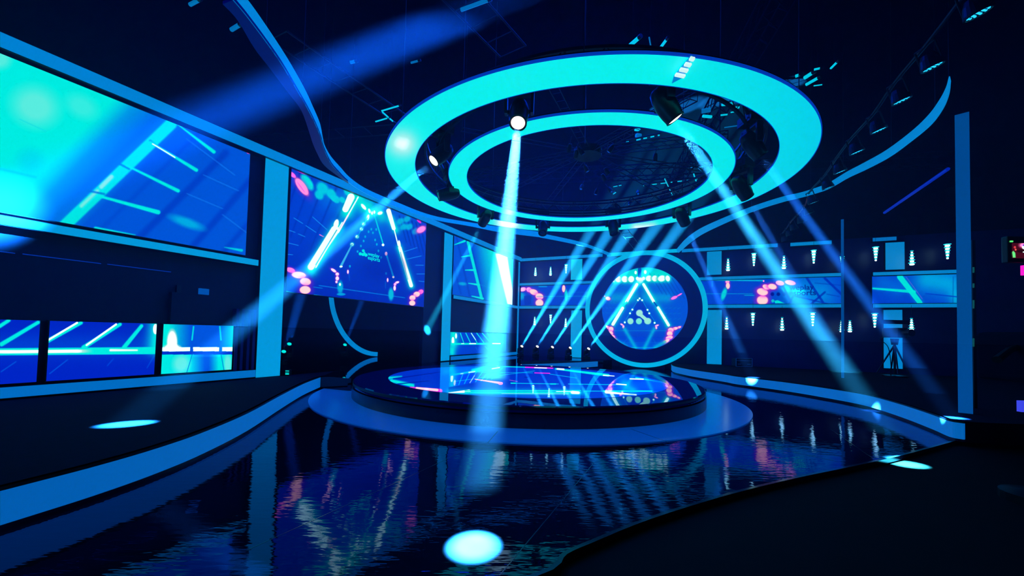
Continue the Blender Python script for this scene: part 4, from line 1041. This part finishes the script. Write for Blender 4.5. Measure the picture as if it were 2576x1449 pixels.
# ------------------------------------------------------------------ row of LED par lights at the right
par_px = [(2460, 30), (2345, 165), (2267, 250), (2210, 325), (2155, 380), (2113, 430), (2083, 470), (2045, 508), (2035, 535), (2017, 557), (1998, 575), (1987, 590), (1975, 604)]
A_ = pz(2400, 95, 5.25); 
p0, p1 = pz(2460, 30, 5.25), pz(1975, 604, 5.25)
PARM = None
PAR_ROT = Vector((-.34, .02, .94)).to_track_quat('Z', 'Y').to_euler()      # faces away, down to the far right
ordn = ['nearest and largest', 'second', 'third', 'fourth', 'fifth', 'sixth', 'seventh', 'eighth', 'ninth', 'tenth', 'eleventh', 'twelfth', 'farthest and smallest']
for i, (x, y) in enumerate(par_px):
    t = None
    best = None
    for tt_ in np.linspace(-.02, 1.02, 400):
        P = p0 + (p1 - p0) * tt_; q = proj(P)
        e = math.hypot(q[0] - x, q[1] - y)
        if best is None or e < best[0]: best = (e, P)
    P = pz(x, y, 5.25)
    root = bpy.data.objects.new('par_light', None); root.location = P; root.rotation_euler = PAR_ROT; link(root)
    tag(root, 'black par light, %s of the receding row at the right' % (ordn[i] + ('' if i in (0, 12) else ' from the near end')), 'par light', 'row of par lights at the right')
    if PARM is None:
        h = MB().lathe([(.001, .16), (.07, .16), (.10, .10), (.125, 0), (.125, -.03), (.11, -.03), (.11, -.01), (.001, -.01)], 20).build('housing', m_black, root, world=False)
        l = MB()
        for rr_, n in ((0, 1), (.045, 6), (.085, 12)):
            for k in range(n):
                a = 2 * math.pi * k / n; l.lathe([(.001, -.024), (.011, -.020), (.014, -.012), (.001, -.012)], 8, (rr_ * math.cos(a), rr_ * math.sin(a), 0))
        l = l.build('led_face', m_led, root, world=False)
        y = MB()
        for s in (-1, 1): y.tube((s * .14, 0, .04), (s * .14, 0, .28), .012, n=6)
        y.tube((-.14, 0, .28), (.14, 0, .28), .012, n=6); y = y.build('yoke', m_black, root, world=False)
        PARM = [h, l, y]
    else:
        for c in PARM:
            d = c.copy(); COL.objects.link(d); d.parent = root
pc_ = smoothcurve([pz(x, y, 5.25) + np.array([-.09, .0, .27]) for x, y in par_px], 3); pc_ = [pc_[0] * 2 - pc_[1]] + pc_
pipe = MB()
for i in range(len(pc_) - 1): pipe.tube(pc_[i], pc_[i + 1], .025, cap=False)
o = pipe.build('lighting_pipe', m_black); tag(o, 'long dark pipe carrying the receding row of par lights at the right', 'pipe')

# ------------------------------------------------------------------ trusses
def truss(label, a, b, w=.3, r=.02, n=None, m=m_steel, flat=False, group=None):
    a, b = np.asarray(a, float), np.asarray(b, float); L = np.linalg.norm(b - a); d = (b - a) / L
    u = np.cross(d, Z); u /= np.linalg.norm(u); v = np.cross(u, d)
    root = empty('truss', a, label, 'truss', group)
    offs = [(-1, 0), (1, 0)] if flat else [(-1, -1), (1, -1), (1, 1), (-1, 1)]
    for p_, q_ in offs:
        o_ = (u * p_ + v * q_) * w / 2; MB().tube(a + o_, b + o_, r, n=6).build('chord', m, root)
    n = n or max(2, int(L / w)); br = MB()
    for k in range(n + 1):
        P = a + d * L * k / n
        if flat: br.tube(P - u * w / 2, P + u * w / 2, r * .6, n=4, cap=False)
        else:
            for e in range(4):
                o0 = (u * offs[e][0] + v * offs[e][1]) * w / 2; o1 = (u * offs[(e + 1) % 4][0] + v * offs[(e + 1) % 4][1]) * w / 2
                Q = a + d * L * min(k + 1, n) / n
                br.tube(P + o0, Q + o1, r * .5, n=4, cap=False)
    br.build('bracing', m, root); return root
truss('ladder truss crossing the dark ceiling at the upper left', pz(700, 90, 7.2), pz(1075, 345, 7.2), .55, .022, 9, flat=True)
truss('short ladder truss below the crossing one at the upper left', pz(650, 350, 7.0), pz(1000, 325, 7.0), .5, .018, 5, flat=True)
truss('wide truss at the top edge of the photo, right of the soft beam', pz(1130, -40, 7.0), pz(1290, 130, 7.0), .6, .02, 4, flat=True)
truss('long box truss far behind the rings, running across the ceiling', (-8, 16.5, 7.4), (14, 12.8, 7.4), .4, .022, m=m_drape)
truss('long box truss above the rings, running towards the camera', (3.2, 2.5, 6.6), (5.6, 15.0, 6.6), .35, .02, m=m_drape)
truss('narrow truss hanging behind the fascia near the round screen', pz(1565, 575, 5.6), pz(1610, 632, 5.6) , .35, .014, 6, flat=True)
hub = np.array([RC[0] + .1, RC[1] + .15, 5.15])
o = MB().lathe([(.001, 5.08), (.28, 5.08), (.28, 5.22), (.001, 5.22)], 12, (hub[0], hub[1], 0)).build('truss_hub', m_black)
tag(o, 'dark round hub in the middle of the rings where the radial trusses meet', 'truss hub')
for k, (ang, nm) in enumerate([(-62, 'towards the lower right far side'), (38, 'towards the far right'), (8, 'towards the right'), (-25, 'towards the near right'), (100, 'towards the far side'), (128, 'towards the far left'), (158, 'towards the left'), (205, 'towards the near left'), (250, 'towards the camera')]):
    a = math.radians(ang); e = np.array([RC[0] + 2.5 * math.cos(a), RC[1] + 2.5 * math.sin(a), 4.95])
    truss('thin radial truss inside the rings running %s' % nm, hub + np.array([math.cos(a), math.sin(a), 0]) * .28, e, .14, .009, 10, flat=(k % 3 != 0))
# small lamps hung inside the rings and around the ceiling
random.seed(4)
hang = [(1432, 374), (1450, 387), (1462, 381), (1475, 425), (1527, 432), (1519, 447), (1536, 375), (1648, 398), (1605, 485), (1500, 483), (1535, 478), (1585, 510), (1549, 519), (1463, 471)]
cyl = None
where = {0: 'upper left', 1: 'upper right', 2: 'lower left', 3: 'lower right'}
hang_lab = ['leftmost of three small fixtures in the upper left of the inner ring', 'lowest of three small fixtures in the upper left of the inner ring', 'rightmost of three small fixtures in the upper left of the inner ring',
            'small fixture just above the truss hub', 'small fixture right of the truss hub, upper one', 'small fixture right of the truss hub, lower one', 'small fixture alone near the top of the inner ring',
            'small fixture on the right radial truss', 'small fixture below the right radial truss', 'small fixture under the hub, left one', 'small fixture under the hub, right one', 'lowest small fixture inside the inner ring', 'second lowest small fixture inside the inner ring', 'small fixture left under the hub']
for i, (x, y) in enumerate(hang):
    P = pz(x, y, 5.0)
    root = bpy.data.objects.new('spot_fixture', None); root.location = P; root.rotation_euler = (random.uniform(-.8, .8), random.uniform(-.8, .8), random.uniform(0, 6)); link(root)
    tag(root, hang_lab[i], 'spotlight', 'small spotlights inside the inner ring')
    if cyl is None:
        a = MB().lathe([(.001, .09), (.03, .09), (.045, .03), (.045, -.06), (.001, -.06)], 12).build('housing', m_black, root, world=False)
        b_ = MB().lathe([(.001, -.066), (.026, -.066), (.026, -.058), (.001, -.058)], 12).build('lens', m_ledd, root, world=False)
        c_ = MB().tube((0, 0, .08), (0, 0, .22), .008, n=6).build('clamp_arm', m_steel, root, world=False)
        cyl = [a, b_, c_]
    else:
        for c in cyl: d = c.copy(); COL.objects.link(d); d.parent = root

# glowing segments standing in for lit reflective metal seen through the rig
def gleam(label, a, b, segs, m, z, w=.03):
    A_, B_ = pz(*a, z), pz(*b, z); root = empty('painted_gleam', A_, label, 'painted gleam')
    MB().tube(A_ + Z * .04, B_ + Z * .04, .018, n=6).build('rail', m_black, root)
    f = MB()
    for t0, t1 in segs:
        f.tube(A_ + (B_ - A_) * t0, A_ + (B_ - A_) * t1, w, n=6)
    f.build('segments', m, root); return root
gleam('row of cyan segments inside the lower right of the inner ring', (1618, 467), (1760, 450), [(0, .02), (.14, .25), (.32, .42), (.5, .53), (.62, .7), (.78, .88), (.92, .96)], m_gleam, 5.6, .012)
gleam('row of cyan segments inside the upper right of the inner ring', (1575, 358), (1664, 339), [(0, .08), (.3, .42), (.5, .6), (.7, .8), (.9, .95)], m_gleam, 5.9, .014)
gleam('short slanting cyan gleam crossing the segment row in the inner ring', (1672, 450), (1691, 490), [(0, .45), (.55, 1)], m_gleam, 5.5, .012)
gleam('short upright cyan gleam at the right end of the segment row', (1745, 438), (1751, 455), [(0, 1)], m_gleam, 5.55, .016)
gleam('short cyan dashes near the hub, lower right', (1543, 470), (1563, 466), [(0, .5), (.7, 1)], m_gleam, 5.5, .010)
gleam('two stacked short cyan dashes near the hub', (1543, 488), (1549, 484), [(0, 1)], m_gleam, 5.5, .014)
for k, (x0, y0, x1, y1, w) in enumerate([(1815, 246, 1835, 250, .03), (1816, 263, 1845, 261, .03), (1840, 272, 1860, 270, .02), (1765, 280, 1788, 276, .045), (1768, 292, 1790, 294, .03), (1812, 290, 1830, 288, .016), (1822, 321, 1856, 316, .012), (1838, 283, 1855, 280, .012), (1597, 326, 1610, 327, .03), (1600, 340, 1612, 342, .05)]):
    P0_, P1_ = pz(x0, y0, 6.2), pz(x1, y1, 6.2)
    o = MB().tube(P0_, P1_, w, n=6).build('painted_gleam', m_gleam if k % 3 else m_gleam_dim)  # emission stands in for light caught beyond the rings
    tag(o, ['bright dash, topmost of the stack between the rings at the right', 'wide bright dash second from the top between the rings at the right', 'short bright dash at the right of the stack between the rings', 'thick bright dash at the left between the rings', 'bright dash under the thick one between the rings', 'thin dash in the middle of the group between the rings', 'lowest dashed line between the rings at the right', 'thin dash above the lowest one between the rings', 'small bright dash at the top inside the inner ring', 'round bright patch at the top inside the inner ring'][k], 'painted gleam', 'bright dashes seen through the rings')
for k, (x0, y0, x1, y1, w, lb) in enumerate([(1576, 122, 1607, 95, .035, 'double slanting cyan gleam just above the outer ring, left one'), (1633, 94, 1639, 125, .012, 'thin upright cyan gleam just above the outer ring'), (1660, 122, 1677, 99, .025, 'slanting cyan gleam just above the outer ring, right one'),
        (2001, 192, 2012, 188, .03, 'leftmost of the cyan slivers right of the outer ring'), (2024, 196, 2044, 183, .035, 'wide cyan sliver right of the outer ring'), (2028, 213, 2058, 196, .03, 'long cyan sliver right of the outer ring'), (2048, 175, 2062, 172, .02, 'upper cyan sliver right of the outer ring'), (2047, 216, 2068, 213, .012, 'lowest thin cyan sliver right of the outer ring'), (2090, 172, 2106, 156, .02, 'uppermost cyan sliver at the far end right of the outer ring'),
        (960, 279, 1004, 266, .018, 'cyan tube left of the outer ring, upper arm of the angle'), (962, 282, 988, 305, .018, 'cyan tube left of the outer ring, descending arm of the angle'), (945, 306, 975, 297, .018, 'lower cyan tube left of the outer ring'), (1034, 158, 1052, 153, .02, 'small cyan tube high at the left of the outer ring'), (882, 157, 894, 154, .03, 'short blue tube alone in the soft beam at the upper left'), (582, 75, 603, 62, .035, 'dim blue tube at the upper left beyond the curved fascia'), (478, 12, 500, 0, .03, 'dim blue tube at the top edge of the photo, left'),
        (1160, 25, 1228, 0, .03, 'bright blue tube on the truss at the top edge of the photo')]):  # first nine stand in for lit window bits, drawn as glowing bars
    P0_, P1_ = pz(x0, y0, 6.8), pz(x1, y1, 6.8)
    dim = k in (13, 14, 15) 
    root = empty('glow_bar', P0_, lb, 'tube light')
    Pm_ = (P0_ + P1_) / 2; MB().tube(Pm_, (Pm_[0], Pm_[1], 9.4), .002, n=4).build('hanging_rod', m_drape, root)
    MB().tube(P0_, P1_, w, n=8).build('tube', m_gleam_dim if (dim or k in (1, 12, 16)) else m_gleam, root)
    d = (P1_ - P0_) / np.linalg.norm(P1_ - P0_)
    MB().tube(P1_, P1_ + d * .06, w * 1.15, n=8).build('end_cap', m_black, root)
# ladder bracket hanging in front of the outer ring
a_, b_ = pz(1738, 146, 4.40), pz(1690, 213, 4.40)
br_ = empty('ladder_trusswork', a_, 'small bright-runged ladder bracket crossing the outer ring at the upper right', 'trusswork')  # truss seen through the ring, built below it as a glowing piece
u_ = (b_ - a_); side_ = np.array([1, 0.25, 0]) * .06
o = MB()
for k, t in enumerate((.02, .22, .42, .62)):
    P = a_ + u_ * t; o.box(P + side_ * .3, side_ * (.4 + .9 * t), u_ / np.linalg.norm(u_) * .022, Z * .01)
o.build('rung', mat('bright_rung', (.5, .5, .5), .3, emit=(210, 245, 240)), br_)  # rung glow stands in for light caught by the truss
MB().add([a_ + Z * .012, a_ + side_ * .3 + Z * .012, a_ + u_ * .7 + side_ * 1.3 + Z * .012, b_ + Z * .012, a_ + u_ * .75 - side_ * .5 + Z * .012,
          a_ + Z * .03, a_ + side_ * .3 + Z * .03, a_ + u_ * .7 + side_ * 1.3 + Z * .03, b_ + Z * .03, a_ + u_ * .75 - side_ * .5 + Z * .03],
         [(0, 1, 2, 3, 4), (9, 8, 7, 6, 5)] + [(i, (i + 1) % 5, 5 + (i + 1) % 5, 5 + i) for i in range(5)]).build('plate', mat('trusswork_blue', (.02, .2, .4), .3, emit=(0, 120, 190)), br_)

# slanting blue reflector strip at the right
P0_, P1_ = pz(2225, 535, 5.1), pz(2385, 425, 5.1)
dt = empty('glow_bar', P0_, 'deep blue slanting tube between the curved fascia and the right post', 'tube light')
MB().tube(P0_, P1_, .035, n=8).build('tube', mat('deep_blue_tube', (.0, .0, .1), .3, emit=(0, 30, 170)), dt)
Pm_ = (P0_ + P1_) / 2; MB().tube(Pm_, (Pm_[0], Pm_[1], 9.4), .002, n=4).build('hanging_rod', m_drape, dt)

# ------------------------------------------------------------------ camera on tripod before the far right panel
base = bwpx(2251, 900); base = pz(2251, 948, .322)
tp = empty('tripod_camera', base, 'studio camera on a black tripod silhouetted against the far right panel', 'camera')
dd = base[1]; k = dd / F_
def loc(px, z): return base + np.array([(px - 2251) * k, 0, 0]) + Z * (z)
top = loc(2251, (948 - 868) * k)
MB().tube(loc(2251, .1), top, .035, n=10).build('centre_column', m_black, tp)
for (px, dy) in ((2222, .25), (2273, -.2), (2236, -.35), (2264, .35)):
    MB().tube(top + Z * .0, loc(px, 0.12) + np.array([0, dy, 0]), .03, .02, n=8).build('leg', m_black, tp)
MB().lathe([(.001, 0), (.35, 0), (.35, .05), (.001, .07)], 24, base).build('floor_spreader', m_black, tp)
MB().tube(top, top + Z * .22, .09, .12, n=12).build('fluid_head', m_black, tp)
cb = MB(); cb.box(top + Z * .42, (.16, 0, 0), (0, .3, 0), (0, 0, .17)); bevel(cb.build('camera_body', m_black, tp), .02)
MB().tube(top + Z * .42 + np.array([0, -.3, 0]), top + Z * .42 + np.array([0, -.62, 0]), .1, .12, n=20).build('lens_barrel', m_black, tp)
MB().box(top + Z * .80, (.5, 0, 0), (0, .05, 0), (0, 0, .07)).build('prompter_bar', m_black, tp)
cbl = MB(); pts = [top + np.array([-.1, 0, .3]), top + np.array([-.5, 0, .2]), top + np.array([-.22, 0, -.1]), loc(2242, .3), loc(2240, .02)]
C_ = smoothcurve(pts, 6)
for i in range(len(C_) - 1): cbl.tube(C_[i], C_[i + 1], .012, n=6)
cbl.build('cable', m_black, tp)
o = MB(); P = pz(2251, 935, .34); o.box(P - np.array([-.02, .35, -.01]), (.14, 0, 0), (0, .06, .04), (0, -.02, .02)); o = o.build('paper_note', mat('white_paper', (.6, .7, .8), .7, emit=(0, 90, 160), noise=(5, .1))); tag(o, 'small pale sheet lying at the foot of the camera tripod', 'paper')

# small framed case on the right platform
P = bwpx(1872, 905, .55); P[2] = .322; kk = P[1] / F_
cs_ = empty('flight_case', P, 'small open-framed case with pale metal edges by the back wall', 'case')
w_, h_ = 40 * kk, 21 * kk
MB().box(P + Z * h_ / 2 + np.array([0, .2, 0]), (w_ / 2 - .02, 0, 0), (0, .2, 0), (0, 0, h_ / 2 - .02)).build('body', m_dark, cs_)
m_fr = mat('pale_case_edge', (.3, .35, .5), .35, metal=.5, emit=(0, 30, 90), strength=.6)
e = MB()
for z in (0.01, h_ * .72, h_): e.tube(P + np.array([-w_ / 2, 0, z]), P + np.array([w_ / 2, 0, z]), .012, n=6)
for s in (-1, 1): e.tube(P + np.array([s * w_ / 2, 0, 0]), P + np.array([s * w_ / 2, 0, h_]), .014, n=6)
e.build('frame', m_fr, cs_)
h = MB(); h.tube(P + np.array([-w_ * .4, -.01, h_ * .3]), P + np.array([-w_ * .2, -.01, h_ * .3]), .012, n=6); h.tube(P + np.array([w_ * .2, -.01, h_ * .3]), P + np.array([w_ * .4, -.01, h_ * .3]), .012, n=6); h.build('handle', m_fr, cs_)

# camera rig with monitor at the right edge
mr = empty('studio_camera_rig', (5.3, 4.1, -.06), 'dark studio camera rig with a small glowing red monitor, cut by the right edge', 'camera')
def rp_(x, y, Y=4.1): return py(x, y, Y)
c0 = rp_(2590, 628)
mb = MB(); mb.box(c0 + np.array([0, .03, 0]), (.22, 0, 0), (0, .03, 0), (0, 0, .135)); bevel(mb.build('monitor_body', m_black, mr), .01)
def paint_mon(p):
    p.c[:] = (70, 8, 26)
    p.ell(2575, 617, 11, 7, (255, 120, 190), 1, soft=.8); p.ell(2577, 622, 6, 5, (255, 235, 240), 1); p.ell(2578, 617, 5, 3, (90, 40, 220), .9)
    p.ell(2553, 622, 3, 3, (220, 60, 70), .9); p.ell(2555, 628, 2.5, 2.5, (230, 90, 80), .9); p.ell(2572, 632, 14, 4, (30, 6, 10), .9); p.ell(2576, 634, 3, 1.6, (250, 220, 210), 1)
    p.poly([(2546, 634), (2549, 631), (2554, 636), (2555, 648), (2548, 648)], (110, 250, 140), 1)
    return p
X_, Z_ = np.meshgrid(np.linspace(rp_(2545, 628)[0], rp_(2630, 628)[0], 90), np.linspace(rp_(2570, 650)[2], rp_(2570, 612)[2], 44))
P = np.stack([X_, np.full_like(X_, c0[1] - .003), Z_], -1); led_grid('monitor_display', P, paint_mon, mr)
a_ = rp_(2543, 607.5); MB().box(a_, (.012, 0, 0), (0, .01, 0), (0, 0, .007)).build('tally_lamp', m_green, mr)
a_ = rp_(2576, 680); MB().box(a_, (.012, 0, 0), (0, .02, 0), (0, 0, .05)).build('magenta_light_strip', m_mag, mr)
a_ = rp_(2576, 1022); MB().box(a_, (.05, 0, 0), (0, .02, 0), (0, 0, .055)).build('blue_label', m_blu, mr)
body = MB(); body.box(rp_(2640, 900), (.42, 0, 0), (0, .3, 0), (0, 0, .25)); bevel(body.build('camera_body', m_drape, mr), .05, 3)
MB().tube(rp_(2508, 905, 3.9), rp_(2540, 880, 4.0), .035, .03, n=10).build('pan_handle', m_black, mr)
MB().tube(rp_(2540, 880, 4.0), rp_(2600, 860, 4.1), .03, .03, n=10).build('pan_bar', m_black, mr)
pc = rp_(2620, 900); MB().tube((pc[0], pc[1], -.06), (pc[0], pc[1], c0[2]), .06, n=16).build('pedestal', m_black, mr)
MB().lathe([(.001, 0), (.3, 0), (.3, .08), (.001, .12)], 24, (pc[0], pc[1], -.06)).build('pedestal_base', m_black, mr)
# faint tape marks beside the right post
for k, (y0, y1, w) in enumerate([(672, 686, 'uppermost'), (713, 724, 'second'), (755, 776, 'third'), (851, 872, 'lowest')]):
    A_, B_ = py(2449, y1, 7.608), py(2449, y0, 7.608)
    o = MB().box((A_ + B_) / 2, (.008, 0, 0), (0, .01, 0), (B_ - A_) / 2).build('marker_strip', m_greend); tag(o, '%s of the four faint green marker strips beside the right post' % w, 'marker strip', 'marker strips beside the right post')
P_ = py(2450, 770, 7.63); o = MB().box((P_[0], P_[1], 1.9), (.03, 0, 0), (0, .012, 0), (0, 0, 1.58)).build('marker_board', m_black); tag(o, 'black narrow board behind the green marker strips right of the post', 'board')
MB_ = py(2450, 770, 7.63)
# lit wall unit in the dark right, small stands on the platform etc.
# puck lamp beside the first column
P = pz(725, 944, .33)
bk = empty('floor_lamp_box', P, 'small stacked cyan lamp box on the platform beside the first column', 'lamp')
MB().box(P + Z * .07, (.05, 0, 0), (0, .05, 0), (0, 0, .07)).build('body', m_black, bk)
f = MB()
for z in (.03, .06, .11): f.box(P + Z * z - np.array([0, .051, 0]), (.045, 0, 0), (0, .002, 0), (0, 0, .009))
f.build('light_slot', m_lensc, bk)

# ------------------------------------------------------------------ haze
HZ = [(0.33, 0.70, .07), (0.704, 1.10, .18), (1.104, 1.5, .55), (1.504, 6.1, 1.0), (6.104, 9.35, .11)]       # bottom, top, share of the full density
hz_ = MB()
for z0, z1, k in HZ: hz_.abox(-12.5, 9.8, 1.9, 30, z0, z1)
o = None
mats_h = []
for z0, z1, k in HZ:
    hm = bpy.data.materials.new('stage_haze'); hm.use_nodes = True; nt = hm.node_tree; nt.nodes.clear()
    out = nt.nodes.new('ShaderNodeOutputMaterial'); sc = nt.nodes.new('ShaderNodeVolumeScatter')
    sc.inputs['Color'].default_value = (0.5, 0.45, 1, 1); sc.inputs['Density'].default_value = HAZE * k; sc.inputs['Anisotropy'].default_value = 0.05
    nt.links.new(sc.outputs[0], out.inputs['Volume']); mats_h.append(hm)
o = hz_.build('haze', mats_h[0])
for hm in mats_h[1:]: o.data.materials.append(hm)
for i_, p_ in enumerate(o.data.polygons): p_.material_index = i_ // 6
tag(o, 'thin smoke haze hanging over the stage, making the light beams visible', 'haze', kind='stuff')
